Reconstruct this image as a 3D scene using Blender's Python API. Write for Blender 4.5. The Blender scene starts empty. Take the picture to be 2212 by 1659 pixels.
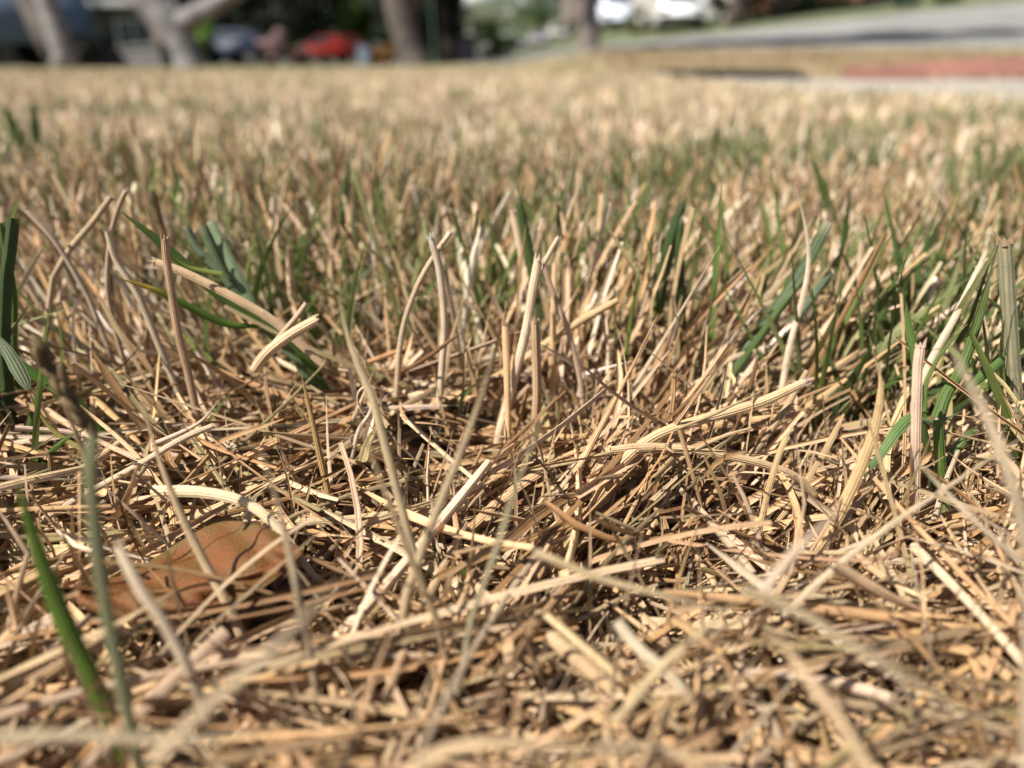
import bpy, bmesh, math, random
import numpy as np
from mathutils import Vector, Matrix
R = math.radians
rng = np.random.default_rng(7)
random.seed(7)
sc = bpy.context.scene
COL = sc.collection

# ------------------------------------------------------------------ camera, sky, sun, exposure
H = 0.062                      # lens height above the soil: a phone held down in the lawn
PITCH = 22.55
F = 1661.0                     # focal length in pixels of a 2212 wide picture
cam_d = bpy.data.cameras.new('camera'); cam = bpy.data.objects.new('camera', cam_d); COL.objects.link(cam)
cam.location = (0, 0, H); cam.rotation_euler = (R(90 - PITCH), 0, 0)
cam_d.sensor_width = 36; cam_d.lens = 36 * F / 2212
cam_d.clip_start = 0.004; cam_d.clip_end = 2000
cam_d.dof.use_dof = True; cam_d.dof.focus_distance = 0.0975; cam_d.dof.aperture_fstop = 14.5
sc.camera = cam

SUN_EL, SUN_TO = 50, Vector((-0.82, -0.52, 0))      # the sun stands to the left, a little behind the lens
w = bpy.data.worlds.new('World'); sc.world = w; w.use_nodes = True
nt = w.node_tree; bg = nt.nodes['Background']; sky = nt.nodes.new('ShaderNodeTexSky')
sky.sky_type = 'NISHITA'; sky.sun_disc = False; sky.sun_elevation = R(SUN_EL)
sky.sun_rotation = math.atan2(SUN_TO.x, SUN_TO.y); sky.dust_density = 1.5
nt.links.new(sky.outputs[0], bg.inputs[0]); bg.inputs[1].default_value = 0.05
sd = bpy.data.lights.new('sun', 'SUN'); so = bpy.data.objects.new('sun', sd); COL.objects.link(so)
sd.energy = 5.0; sd.angle = R(0.5); sd.color = (1, 0.945, 0.86)
stv = Vector((SUN_TO.x * math.cos(R(SUN_EL)), SUN_TO.y * math.cos(R(SUN_EL)), math.sin(R(SUN_EL)) * SUN_TO.length))
so.rotation_euler = stv.to_track_quat('Z', 'Y').to_euler()
sc.view_settings.view_transform = 'Standard'; sc.view_settings.look = 'None'
sc.view_settings.exposure = 1.07; sc.view_settings.gamma = 1
sc.render.engine = 'CYCLES'
sc.cycles.use_denoising = True
sc.cycles.max_bounces = 6; sc.cycles.diffuse_bounces = 4; sc.cycles.transmission_bounces = 4

# ------------------------------------------------------------------ geometry helpers
TP = math.tan
def at(px, py, Y, dz=0):
    """the point at forward distance Y metres seen at pixel px, py of the 2212 x 1659 photograph"""
    v = (py - 829.5) / F; u = (px - 1106.0) / F
    cp, sp = math.cos(R(PITCH)), math.sin(R(PITCH))
    # camera axes: forward (0,cp,-sp), up (0,sp,cp)
    fx, fy, fz = u, cp - v * sp, -sp - v * cp
    s = Y / fy
    return Vector((fx * s, Y, H + fz * s + dz))

def sm(t):
    t = np.clip(t, 0, 1); return t * t * (3 - 2 * t)
def noise2(x, y, f, seed=0.0):
    return (np.sin(x * f + 1.3 + seed) * np.cos(y * f * 1.17 + 0.7 * seed) + 0.6 * np.sin(x * f * 2.1 - y * f * 1.6 + seed * 2)
            + 0.4 * np.cos(y * f * 3.3 + x * f * 0.9 + seed)) / 1.7
def gz(x, y):
    x = np.asarray(x, float); y = np.asarray(y, float)
    r = np.hypot(x, y)
    z = 0.0022 * noise2(x, y, 38) * (1 - sm((r - .8) / 1.0))
    z = z + 0.125 * sm((y - 4.4) / 2.0) * sm((x + .2) / 1.2)
    z = z + 1.8 * sm((x + 5) / 23) * np.maximum(0, (y - 6) / 19) ** 1.0 * (1 - .45 * sm((y - 40) / 80))
    return z
def gzf(x, y): return float(gz(x, y))

def link(name, me, mat=None, parent=None):
    o = bpy.data.objects.new(name, me); COL.objects.link(o)
    if mat is not None and me is not None: me.materials.append(mat)
    if parent is not None: o.parent = parent
    return o
def tag(o, label=None, cat=None, group=None, kind=None):
    if label: o['label'] = label
    if cat: o['category'] = cat
    if group: o['group'] = group
    if kind: o['kind'] = kind
    return o
def empty(name, loc, label, cat, group=None, rz=0):
    o = bpy.data.objects.new(name, None); COL.objects.link(o); o.empty_display_size = .1
    o.location = loc; o.rotation_euler.z = rz
    return tag(o, label, cat, group)

def arr_mesh(name, V, Fq, uv=None, col=None, smooth=True):
    """V (n,3), Fq (m,4) or (m,3) index array"""
    me = bpy.data.meshes.new(name)
    V = np.ascontiguousarray(V, np.float32); Fq = np.ascontiguousarray(Fq, np.int32); k = Fq.shape[1]
    me.vertices.add(len(V)); me.vertices.foreach_set('co', V.ravel())
    me.loops.add(Fq.size); me.loops.foreach_set('vertex_index', Fq.ravel())
    me.polygons.add(len(Fq))
    me.polygons.foreach_set('loop_start', np.arange(0, Fq.size, k, dtype=np.int32))
    me.polygons.foreach_set('loop_total', np.full(len(Fq), k, np.int32))
    me.polygons.foreach_set('use_smooth', np.full(len(Fq), smooth, bool))
    me.update(calc_edges=True)
    if uv is not None:
        l = me.uv_layers.new(name='UVMap'); l.data.foreach_set('uv', np.ascontiguousarray(uv[Fq.ravel()], np.float32).ravel())
    if col is not None:
        a = me.color_attributes.new('col', 'FLOAT_COLOR', 'POINT')
        c = np.ones((len(V), 4), np.float32); c[:, :3] = col; a.data.foreach_set('color', c.ravel())
    return me
def nrm(a): return a / np.maximum(np.linalg.norm(a, axis=-1, keepdims=True), 1e-9)

def ribbons(P, Wd, side, fold, col, voff, cross=3):
    """P (N,S,3) centre lines, Wd (N,S) widths, side (N,S,3), fold (N,), col (N,S,3)"""
    N, S, _ = P.shape
    T = nrm(np.gradient(P, axis=1)); side = nrm(side - T * (side * T).sum(-1, keepdims=True)); up = np.cross(side, T)
    seg = np.linalg.norm(np.diff(P, axis=1), axis=-1); ln = np.concatenate([np.zeros((N, 1)), np.cumsum(seg, 1)], 1) * 1000
    us = np.linspace(-1, 1, cross)
    Vs = []; UV = []
    for u in us:
        drop = fold[:, None] * Wd * (1 - u * u if cross > 3 else 1 - abs(u))
        Vs.append(P + side * (Wd * u / 2)[..., None] - up * drop[..., None])
        UV.append(np.stack([np.full((N, S), (u + 1) / 2), ln + voff[:, None]], -1))
    V = np.stack(Vs, 2); UV = np.stack(UV, 2)              # N,S,C,3
    C = len(us)
    idx = np.arange(N * S * C).reshape(N, S, C)
    a = idx[:, :-1, :-1]; b = idx[:, :-1, 1:]; c = idx[:, 1:, 1:]; d = idx[:, 1:, :-1]
    Fq = np.stack([a, b, c, d], -1).reshape(-1, 4)
    cc = np.repeat(col[:, :, None, :], C, 2)
    return V.reshape(-1, 3), Fq, UV.reshape(-1, 2), cc.reshape(-1, 3)

def field(base, d0, L, W, bend, kinkd, kinkt, twist, S, fold, point, col, cross=3):
    mid = base[:, None] + d0[:, None] * (L[:, None, None] * np.linspace(0, 1, 6)[None, :, None])
    ok = np.linalg.norm(mid - np.array([0, 0, H]), axis=-1).min(1) > np.clip(.034 + W * 12, .036, .056)
    base, d0, L, W, bend, kinkd, kinkt, twist, fold, point, col = [v[ok] for v in (base, d0, L, W, bend, kinkd, kinkt, twist, fold, point, col)]
    """many blades at once; returns arrays for a mesh"""
    N = len(L); t = np.linspace(0, 1, S)
    d = d0[:, None, :] + bend[:, None, :] * t[None, :, None] + kinkd[:, None, :] * (t[None, :, None] > kinkt[:, None, None])
    d = nrm(d)
    step = (L / (S - 1))[:, None, None] * d
    P = base[:, None, :] + np.concatenate([np.zeros((N, 1, 3)), np.cumsum(step[:, :-1], 1)], 1)
    ref = nrm(rng.normal(size=(N, 3)))
    s0 = nrm(np.cross(d0, ref)); s1 = np.cross(d0, s0)
    ang = twist[:, None] * t[None]
    side = s0[:, None] * np.cos(ang)[..., None] + s1[:, None] * np.sin(ang)[..., None]
    prof = np.where(point[:, None] > .5, np.clip((1 - t[None]) * 2.2, 0.04, 1) ** .8, 1 - .25 * t[None])
    prof[:, -1] *= np.where(point > .5, 1, rng.uniform(.25, 1, N))
    prof = prof * (1 + .10 * np.sin(t[None] * 9 + voff_rand(N)[:, None]))
    Wd = W[:, None] * prof
    c = np.repeat(col[:, None, :], S, 1)
    return ribbons(P, Wd, side, fold, c, rng.uniform(0, 9000, N), cross)
def voff_rand(N): return rng.uniform(0, 6.28, N)

def tube_mesh(bm, pts, rad, n=10, cap=True):
    rings = []
    pts = [Vector(p) for p in pts]
    for i, p in enumerate(pts):
        t = (pts[min(i + 1, len(pts) - 1)] - pts[max(i - 1, 0)]).normalized()
        a = t.orthogonal().normalized() if i == 0 else (a - t * a.dot(t)).normalized()
        b = t.cross(a)
        rings.append([bm.verts.new(p + (a * math.cos(k * 2 * math.pi / n) + b * math.sin(k * 2 * math.pi / n)) * rad[i]) for k in range(n)])
    for r0, r1 in zip(rings, rings[1:]):
        for k in range(n): bm.faces.new((r0[k], r0[(k + 1) % n], r1[(k + 1) % n], r1[k]))
    if cap:
        bm.faces.new(rings[-1]); bm.faces.new(rings[0][::-1])
def box(bm, x0, x1, y0, y1, z0, z1):
    v = [bm.verts.new((x, y, z)) for x in (x0, x1) for y in (y0, y1) for z in (z0, z1)]
    for f in ((0, 1, 3, 2), (4, 6, 7, 5), (0, 4, 5, 1), (2, 3, 7, 6), (0, 2, 6, 4), (1, 5, 7, 3)): bm.faces.new([v[i] for i in f])
def prism(bm, prof, y0, y1):
    """profile in x,z extruded along y"""
    a = [bm.verts.new((x, y0, z)) for x, z in prof]; b = [bm.verts.new((x, y1, z)) for x, z in prof]
    n = len(prof)
    bm.faces.new(a[::-1]); bm.faces.new(b)
    for i in range(n): bm.faces.new((a[i], a[(i + 1) % n], b[(i + 1) % n], b[i]))
def bobj(name, bm, mat, parent=None, bevel=0, smooth=False, seg=2):
    bmesh.ops.recalc_face_normals(bm, faces=bm.faces)
    if bevel: bmesh.ops.bevel(bm, geom=list(bm.edges), offset=bevel, segments=seg, affect='EDGES', clamp_overlap=True)
    if smooth:
        for f in bm.faces: f.smooth = True
    me = bpy.data.meshes.new(name); bm.to_mesh(me); bm.free()
    return link(name, me, mat, parent)

# ------------------------------------------------------------------ materials
def M(name):
    m = bpy.data.materials.new(name); m.use_nodes = True
    return m, m.node_tree, m.node_tree.nodes['Principled BSDF']
def mth(nt, op, a, b=None, c=None):
    n = nt.nodes.new('ShaderNodeMath'); n.operation = op
    for i, v in enumerate((a, b, c)):
        if v is None: continue
        if hasattr(v, 'links'): nt.links.new(v, n.inputs[i])
        else: n.inputs[i].default_value = v
    return n.outputs[0]
def mixc(nt, f, a, b, mode='MIX'):
    n = nt.nodes.new('ShaderNodeMix'); n.data_type = 'RGBA'; n.blend_type = mode
    for i, v in ((0, f), (6, a), (7, b)):
        if hasattr(v, 'links'): nt.links.new(v, n.inputs[i])
        else: n.inputs[i].default_value = v if i == 0 else (*v, 1) if len(v) == 3 else v
    return n.outputs[2]
def ramp(nt, v, p0, c0, p1, c1):
    n = nt.nodes.new('ShaderNodeValToRGB'); e = n.color_ramp.elements
    e[0].position = p0; e[0].color = (*c0, 1) if len(c0) == 3 else c0; e[1].position = p1; e[1].color = (*c1, 1) if len(c1) == 3 else c1
    nt.links.new(v, n.inputs[0]); return n.outputs[0]
def tex(nt, vec, scale, detail=3, rough=.55, typ='ShaderNodeTexNoise'):
    n = nt.nodes.new(typ); n.inputs['Scale'].default_value = scale
    if typ == 'ShaderNodeTexNoise': n.inputs['Detail'].default_value = detail; n.inputs['Roughness'].default_value = rough
    if vec is not None: nt.links.new(vec, n.inputs['Vector'])
    return n.outputs[0]

def blade_mat(name, trans, rough, spots, spec=.35, stripe=.35):
    m, nt, p = M(name)
    at_ = nt.nodes.new('ShaderNodeAttribute'); at_.attribute_name = 'col'
    uv = nt.nodes.new('ShaderNodeUVMap'); sx = nt.nodes.new('ShaderNodeSeparateXYZ'); nt.links.new(uv.outputs[0], sx.inputs[0])
    cb = nt.nodes.new('ShaderNodeCombineXYZ')
    nt.links.new(mth(nt, 'MULTIPLY', sx.outputs[0], 6.0), cb.inputs[0]); nt.links.new(mth(nt, 'MULTIPLY', sx.outputs[1], .09), cb.inputs[1])
    fib = tex(nt, cb.outputs[0], 1.6, 2)
    cb2 = nt.nodes.new('ShaderNodeCombineXYZ')
    nt.links.new(mth(nt, 'MULTIPLY', sx.outputs[0], 1.2), cb2.inputs[0]); nt.links.new(sx.outputs[1], cb2.inputs[1])
    blot = tex(nt, cb2.outputs[0], .35, 3); spk = tex(nt, cb2.outputs[0], 3.2, 2)
    rib = mth(nt, 'SINE', mth(nt, 'MULTIPLY', sx.outputs[0], 25.0))
    ribf = mth(nt, 'MULTIPLY_ADD', rib, .5, .5)
    f1 = mth(nt, 'MULTIPLY_ADD', fib, stripe * 2.2, 1 - stripe * 1.1)
    f2 = mth(nt, 'MULTIPLY_ADD', ribf, stripe * .5, 1 - stripe * .3)
    f3 = mth(nt, 'MULTIPLY_ADD', blot, .7, .66)
    fac = mth(nt, 'MULTIPLY', mth(nt, 'MULTIPLY', f1, f2), f3)
    vs = nt.nodes.new('ShaderNodeVectorMath'); vs.operation = 'SCALE'; nt.links.new(at_.outputs['Color'], vs.inputs[0]); nt.links.new(fac, vs.inputs['Scale'])
    c = vs.outputs[0]
    if spots:
        s = ramp(nt, spk, .62, (0, 0, 0), .70, (1, 1, 1))
        c = mixc(nt, mth(nt, 'MULTIPLY', s, spots), c, (.13, .065, .03))
    nt.links.new(c, p.inputs['Base Color']); p.inputs['Roughness'].default_value = rough; p.inputs['Specular IOR Level'].default_value = spec
    bmp = nt.nodes.new('ShaderNodeBump'); bmp.inputs['Distance'].default_value = .00008; bmp.inputs['Strength'].default_value = .8
    nt.links.new(mth(nt, 'ADD', ribf, mth(nt, 'MULTIPLY', fib, .8)), bmp.inputs['Height']); nt.links.new(bmp.outputs[0], p.inputs['Normal'])
    tr = nt.nodes.new('ShaderNodeBsdfTranslucent'); nt.links.new(c, tr.inputs[0])
    mx = nt.nodes.new('ShaderNodeMixShader'); mx.inputs[0].default_value = trans
    nt.links.new(p.outputs[0], mx.inputs[1]); nt.links.new(tr.outputs[0], mx.inputs[2])
    nt.links.new(mx.outputs[0], nt.nodes['Material Output'].inputs[0])
    return m
m_straw = blade_mat('straw', .10, .55, .6, .16)
m_green = blade_mat('green_blade', .38, .45, .10, .3, .18)

def plain(name, c, rough=.7, var=.25, scale=3., spec=.3, metal=0, coord='Object', bump=0):
    m, nt, p = M(name)
    tc = nt.nodes.new('ShaderNodeTexCoord')
    n = tex(nt, tc.outputs[coord], scale, 5)
    c = [x * .78 for x in c]
    a = [max(0, x * (1 - var)) for x in c]; b = [min(1, x * (1 + var)) for x in c]
    nt.links.new(ramp(nt, n, .3, a, .7, b), p.inputs['Base Color'])
    p.inputs['Roughness'].default_value = rough; p.inputs['Specular IOR Level'].default_value = spec; p.inputs['Metallic'].default_value = metal
    if bump:
        bm_ = nt.nodes.new('ShaderNodeBump'); bm_.inputs['Distance'].default_value = bump
        nt.links.new(n, bm_.inputs['Height']); nt.links.new(bm_.outputs[0], p.inputs['Normal'])
    return m
def leaf_mat(name, c, c2, trans=.25):
    m, nt, p = M(name)
    c = [x * .8 for x in c]; c2 = [x * .8 for x in c2]
    gi = nt.nodes.new('ShaderNodeNewGeometry')
    f = gi.outputs['Random Per Island']
    c_ = mixc(nt, f, c, c2)
    nt.links.new(c_, p.inputs['Base Color']); p.inputs['Roughness'].default_value = .55
    tr = nt.nodes.new('ShaderNodeBsdfTranslucent'); nt.links.new(c_, tr.inputs[0])
    mx = nt.nodes.new('ShaderNodeMixShader'); mx.inputs[0].default_value = trans
    nt.links.new(p.outputs[0], mx.inputs[1]); nt.links.new(tr.outputs[0], mx.inputs[2]); nt.links.new(mx.outputs[0], nt.nodes['Material Output'].inputs[0])
    return m

# ground: dark soil with straw litter near, dry grass far, greener beyond the lawn
m_ground, nt, p = M('ground_soil')
tc = nt.nodes.new('ShaderNodeTexCoord'); ob = tc.outputs['Object']
sp_ = nt.nodes.new('ShaderNodeSeparateXYZ'); nt.links.new(ob, sp_.inputs[0])
soil = ramp(nt, tex(nt, ob, 260, 6, .7), .35, (.035, .022, .014), .7, (.16, .10, .06))
dry = ramp(nt, tex(nt, ob, 30, 8, .8), .3, (.13, .085, .04), .7, (.36, .26, .14))
grn = ramp(nt, tex(nt, ob, 1.4, 7, .75), .35, (.05, .07, .028), .65, (.125, .13, .06))
f1 = ramp(nt, mth(nt, 'MULTIPLY', sp_.outputs[1], .5), .18, (0, 0, 0), .6, (1, 1, 1))
f2 = ramp(nt, mth(nt, 'MULTIPLY', sp_.outputs[1], .05), .38, (0, 0, 0), .6, (1, 1, 1))
c = mixc(nt, f2, mixc(nt, f1, soil, dry), grn)
nt.links.new(c, p.inputs['Base Color']); p.inputs['Roughness'].default_value = .9
bmp = nt.nodes.new('ShaderNodeBump'); bmp.inputs['Distance'].default_value = .003
nt.links.new(tex(nt, ob, 300, 5, .7), bmp.inputs['Height']); nt.links.new(bmp.outputs[0], p.inputs['Normal'])
m_conc = plain('pale_concrete', (.37, .335, .28), .85, .2, 3, bump=.002)
m_road = plain('worn_grey_road', (.24, .235, .22), .85, .3, .9, bump=.002)
m_red = plain('red_brick_paving', (.25, .11, .08), .8, .45, 2.5)
m_bark = plain('pale_grey_bark', (.225, .215, .21), .85, .5, 7, bump=.02)
m_bark4 = plain('warm_grey_bark', (.19, .16, .145), .85, .4, 7, bump=.02)
m_bark_shade = plain('shaded_bark', (.10, .085, .075), .85, .45, 6, bump=.03)  # darker bark tone: shade painted into a stem of tree 1 and trunk 3
m_bark2 = plain('dark_brown_bark', (.085, .065, .055), .9, .35, 7, bump=.02)
m_glass = plain('dark_car_glass', (.02, .025, .03), .08, .1, 2, .6)
m_tyre = plain('black_tyre_rubber', (.018, .018, .02), .8, .2)
m_rim = plain('wheel_metal', (.2, .2, .2), .35, .1, 3, .5, .8)
m_lamp = plain('clear_lamp', (.10, .10, .10), .5, .05)
m_tail = plain('red_lamp', (.45, .02, .02), .2, .05)
m_black = plain('black_plastic', (.02, .02, .022), .5, .2)
m_wglass = plain('house_window_glass', (.04, .05, .06), .08, .2, 1, .6)
m_trim = plain('white_trim', (.75, .74, .71), .6, .05)

# ------------------------------------------------------------------ the ground: one sheet out to the horizon
def grid(name, xs, ys, fz, mat, mask=None):
    X, Y = np.meshgrid(xs, ys, indexing='ij'); Z = fz(X, Y)
    V = np.stack([X, Y, Z], -1).reshape(-1, 3); idx = np.arange(X.size).reshape(X.shape)
    Fq = np.stack([idx[:-1, :-1], idx[1:, :-1], idx[1:, 1:], idx[:-1, 1:]], -1).reshape(-1, 4)
    if mask is not None:
        cx = V[Fq].mean(1); Fq = Fq[mask(cx[:, 0], cx[:, 1])]
    return link(name, arr_mesh(name, V, Fq), mat)
s = np.linspace(-1, 1, 261); xs = np.sinh(s * 9.2) / math.sinh(9.2) * 900
ys = np.concatenate([-np.sinh(np.linspace(1, 0.02, 50) * 9.2) / math.sinh(9.2) * 300, np.sinh(np.linspace(0, 1, 240) * 9.4) / math.sinh(9.4) * 1400])
g = grid('ground', xs, ys, lambda x, y: gz(x, y) - .0005, m_ground); tag(g, kind='structure')

def inpoly(x, y, poly):
    r = np.zeros(np.shape(x), bool); n = len(poly)
    for i in range(n):
        x0, y0 = poly[i]; x1, y1 = poly[(i + 1) % n]
        c_ = ((y0 > y) != (y1 > y)) & (x < (x1 - x0) * (y - y0) / (y1 - y0 + 1e-12) + x0)
        r ^= c_
    return r
def slab(name, poly, lift, mat, thick=0, res=60):
    """polygon subdivided and draped over the ground"""
    px = [p_[0] for p_ in poly]; py = [p_[1] for p_ in poly]
    bm = bmesh.new(); vs = [bm.verts.new((x, y, 0)) for x, y in poly]; bm.faces.new(vs)
    for ax, lo, hi in ((0, min(px), max(px)), (1, min(py), max(py))):
        for k in range(1, res):
            co = [0, 0, 0]; no = [0, 0, 0]; co[ax] = lo + (hi - lo) * k / res; no[ax] = 1
            bmesh.ops.bisect_plane(bm, geom=bm.verts[:] + bm.edges[:] + bm.faces[:], plane_co=co, plane_no=no)
    for v in bm.verts: v.co.z = gzf(v.co.x, v.co.y) + lift
    if thick:
        ext = bmesh.ops.extrude_face_region(bm, geom=bm.faces[:])
        for v in [e for e in ext['geom'] if isinstance(e, bmesh.types.BMVert)]: v.co.z -= thick
    return bobj(name, bm, mat)
DRIVE = [(.72, .70), (.50, 1.6), (.52, 3.2), (1.5, 3.0), (9, 3.1), (9, -1.0), (2.2, -.4)]
tag(slab('pavement', DRIVE, .012, m_conc, .06), kind='structure')
REDP = [(1.25, 3.12), (2.0, 5.0), (3.5, 5.8), (12, 6.4), (12, 3.2)]
tag(slab('paved_strip', REDP, .02, m_red, .1), kind='structure')
ROAD = [(-1.5, 13.5), (.8, 8.6), (3.2, 7.6), (5.5, 7.4), (12.5, 8.0), (36, 10), (36, 27), (20, 24.0), (10, 22.5), (4, 23), (-1.5, 22)]
tag(slab('road', ROAD, .03, m_road, .08, 90), kind='structure')

# ------------------------------------------------------------------ grass as a mass
STRAW = np.array([(.62, .43, .235), (.66, .49, .29), (.54, .36, .18), (.72, .57, .38), (.44, .275, .13), (.60, .47, .27), (.64, .44, .22), (.40, .31, .18), (.70, .52, .31), (.74, .60, .43), (.54, .42, .28), (.28, .17, .08), (.66, .47, .27), (.40, .34, .17), (.70, .48, .27), (.62, .42, .22)]) * [.735, .68, .665]
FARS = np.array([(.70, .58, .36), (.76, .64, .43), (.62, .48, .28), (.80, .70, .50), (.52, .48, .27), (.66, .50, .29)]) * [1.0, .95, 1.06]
GREEN = np.array([(.10, .155, .04), (.14, .20, .055), (.075, .115, .035), (.20, .25, .07), (.28, .30, .12), (.34, .34, .14)]) * .82
def cols(N, pal, v=.14):
    c = pal[rng.integers(0, len(pal), N)] * (1 + rng.normal(0, v, (N, 1))) * (1 + rng.normal(0, .018, (N, 3)))
    return np.clip(c, .01, .9)
def clumps(n, cx, cy, per, spread):
    k = rng.integers(*per, n); idx = np.repeat(np.arange(n), k)
    return idx, cx[idx] + rng.normal(0, spread, len(idx)), cy[idx] + rng.normal(0, spread, len(idx))
def polar(n, r0, r1, a0=-47, a1=47, pw=1.):
    r = np.sqrt(rng.uniform(r0 * r0, r1 * r1, n)) if pw == 1 else r0 + (r1 - r0) * rng.uniform(0, 1, n) ** pw
    a = np.radians(rng.uniform(a0, a1, n)); return r * np.sin(a), r * np.cos(a)
VERGE_SHADE = [(.62, 3.1), (1.55, 3.0), (1.6, 4.65), (.70, 4.7)]  # grass-free ground round the dark box that stands for the verge shadow
def not_drive(x, y): return ~inpoly(x, y, VERGE_SHADE) & ~inpoly(x, y, DRIVE) & ~inpoly(x, y, REDP)

def uprights(idx, x, y, L, W, lean, pal, S, pt, fold=.3, cross=3, flow=None, jit=.22, lowz=0.0):
    N = len(x); nc = idx.max() + 1
    az = rng.uniform(0, 2 * math.pi, nc)[idx] + rng.normal(0, .5, N)
    ln = np.abs(rng.normal(0, lean, N)) + .03
    d0 = np.stack([np.cos(az) * ln, np.sin(az) * ln, np.ones(N)], -1) + rng.normal(0, jit, (N, 3)) * [1, 1, 0]
    if flow is not None: d0 = d0 + flow
    d0 = nrm(d0)
    bend = rng.normal(0, .35, (N, 3)) * [1, 1, .3] - np.array([0, 0, .15])
    kd = rng.normal(0, .6, (N, 3)) * (rng.uniform(0, 1, (N, 1)) < .25); kt = rng.uniform(.35, .8, N)
    base = np.stack([x, y, gz(x, y) + lowz], -1)
    return field(base, d0, L, W, bend, kd, kt, rng.normal(0, 1.0, N), S, np.full(N, fold) * rng.uniform(.2, 1.3, N), (rng.uniform(0, 1, N) < pt) * 1., cols(N, pal), cross)
def join(parts, name, mat, label, cat):
    off = 0; Vs, Fs, Us, Cs = [], [], [], []
    for V, Fq, U, C in parts:
        Vs.append(V); Fs.append(Fq + off); Us.append(U); Cs.append(C); off += len(V)
    o = link(name, arr_mesh(name, np.concatenate(Vs), np.concatenate(Fs), np.concatenate(Us), np.concatenate(Cs)), mat)
    return tag(o, label, cat, kind='stuff')
def keep_clear(arrs, r=.036, S=None):
    return arrs

# -- thatch: matted straw lying on the soil
LEAF_C = (-.0265, .066)
def near_leaf(P):
    """true where a straw would run above the fallen leaf or close in front of it"""
    e = ((P[..., 0] - LEAF_C[0]) / .0150) ** 2 + ((P[..., 1] - LEAF_C[1] - .002) / .0085) ** 2
    return ((e < 1) & (P[..., 2] > .0085)).any(1) & (rng.uniform(0, 1, len(P)) < .80)
def thatch(n, r0, r1, zhi, Lr=(.014, .055), Wr=(.0007, .0016), S=8, a=47, per=(1, 8), cross=5, fold=(.15, .6)):
    nb = int(n / 4.2); x, y = polar(nb, r0, r1, -a, a)
    # direction of the matted straw: fans out to the upper right, runs across at left and in front
    fan = sm((x + .012) / .03) * sm((y - .055) / .03) * (1 - sm((y - .17) / .1))
    az = np.where(rng.uniform(0, 1, nb) < .20 + .62 * fan, R(46) + rng.normal(0, .28, nb) - 2.0 * x, rng.normal(0, .75, nb) + noise2(x, y, 60) * .9)
    z = rng.uniform(0, 1, nb) ** 1.15
    idx, x, y = clumps(nb, x, y, per, .0035); n = len(x)
    fan = fan[idx]; az = az[idx] + rng.normal(0, .20, n) + (rng.uniform(0, 1, n) < .5 - .35 * fan) * math.pi
    el = rng.normal(.07, .22, n) + .22 * fan
    d0 = np.stack([np.cos(az) * np.cos(el), np.sin(az) * np.cos(el), np.sin(el)], -1)
    L = rng.uniform(*Lr, n) * rng.uniform(.6, 1, n)
    W = rng.uniform(*Wr, n) * np.where(rng.uniform(0, 1, n) < .10, 1.4, 1)
    hole = np.clip(noise2(x + 3, y, 110, 2.) * 1.6 + .5, .0, 1)
    z = gz(x, y) + .0005 + np.clip(z[idx] + rng.normal(0, .08, n), 0, 1) * zhi * (.22 + .78 * hole)
    bend = rng.normal(0, .42, (n, 3)) * [1, 1, .4]
    kd = rng.normal(0, .8, (n, 3)) * [1, 1, .4] * (rng.uniform(0, 1, (n, 1)) < .15)
    base = np.stack([x, y, z], -1) - d0 * (L / 2)[:, None]
    far_ = ~near_leaf(base[:, None] + d0[:, None] * (L[:, None, None] * np.linspace(0, 1, 9)[None, :, None]))
    q = [v[far_] for v in (base, d0, L, W, bend, kd)]; n = len(q[2])
    return field(*q, rng.uniform(.2, .8, n), rng.normal(0, 1.0, n), S, rng.uniform(*fold, n), (rng.uniform(0, 1, n) < .3) * 1., cols(n, STRAW, .15), cross)
parts = [thatch(13500, .02, .20, .0150, Lr=(.016, .060), Wr=(.0005, .0013)), thatch(1500, .02, .18, .010, (.005, .014), (.0004, .0009), 5, cross=3), thatch(3500, .02, .2, .004, cross=3, S=5),
         thatch(900, .02, .16, .019, Lr=(.02, .05), Wr=(.0003, .0006), cross=3, S=10),
         thatch(14000, .20, .55, .012, S=5, cross=3, Wr=(.0006, .0014)), thatch(8000, .55, 1.3, .012, S=4, Wr=(.001, .002), cross=3)]
join(parts, 'straw_thatch', m_straw, 'matted tangle of dry tan straw lying over the dark soil', 'thatch')

# -- dead standing stubble
def stub(n, r0, r1, per, Lr, Wr, S, near=False, spread=.005, pt=.3, cross=3, lean=.3, pal=STRAW, a=47):
    cx, cy = polar(n, r0, r1, -a, a)
    if near:
        keep = rng.uniform(0, 1, n) < np.clip((np.hypot(cx * .75, cy) - .099) / .028, .06, 1)
        cx, cy = cx[keep], cy[keep]
    k = not_drive(cx, cy) & (rng.uniform(-.9, .5, len(cx)) < noise2(cx, cy, 26, 6.) + .25 * near + .3 * (cy > 2)); cx, cy = cx[k], cy[k]
    idx, x, y = clumps(len(cx), cx, cy, per, spread)
    N = len(x)
    patch = 1 + .15 * noise2(x, y, 9) + .15 * noise2(x, y, 31, 4)
    L = rng.uniform(*Lr, N) * patch
    flow = None
    if near:
        L = L * np.clip(.6 + .5 * (y - .07) / .055, .5, 1.12)
        flow = np.stack([np.clip((x + .004) / .045, -.65, .85) * (1 - sm((y - .125) / .07)), .15 * (1 - sm((y - .14) / .06)), np.zeros(N)], -1)
    return uprights(idx, x, y, L, rng.uniform(*Wr, N), lean, pal, S, pt, cross=cross, flow=flow)
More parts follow.
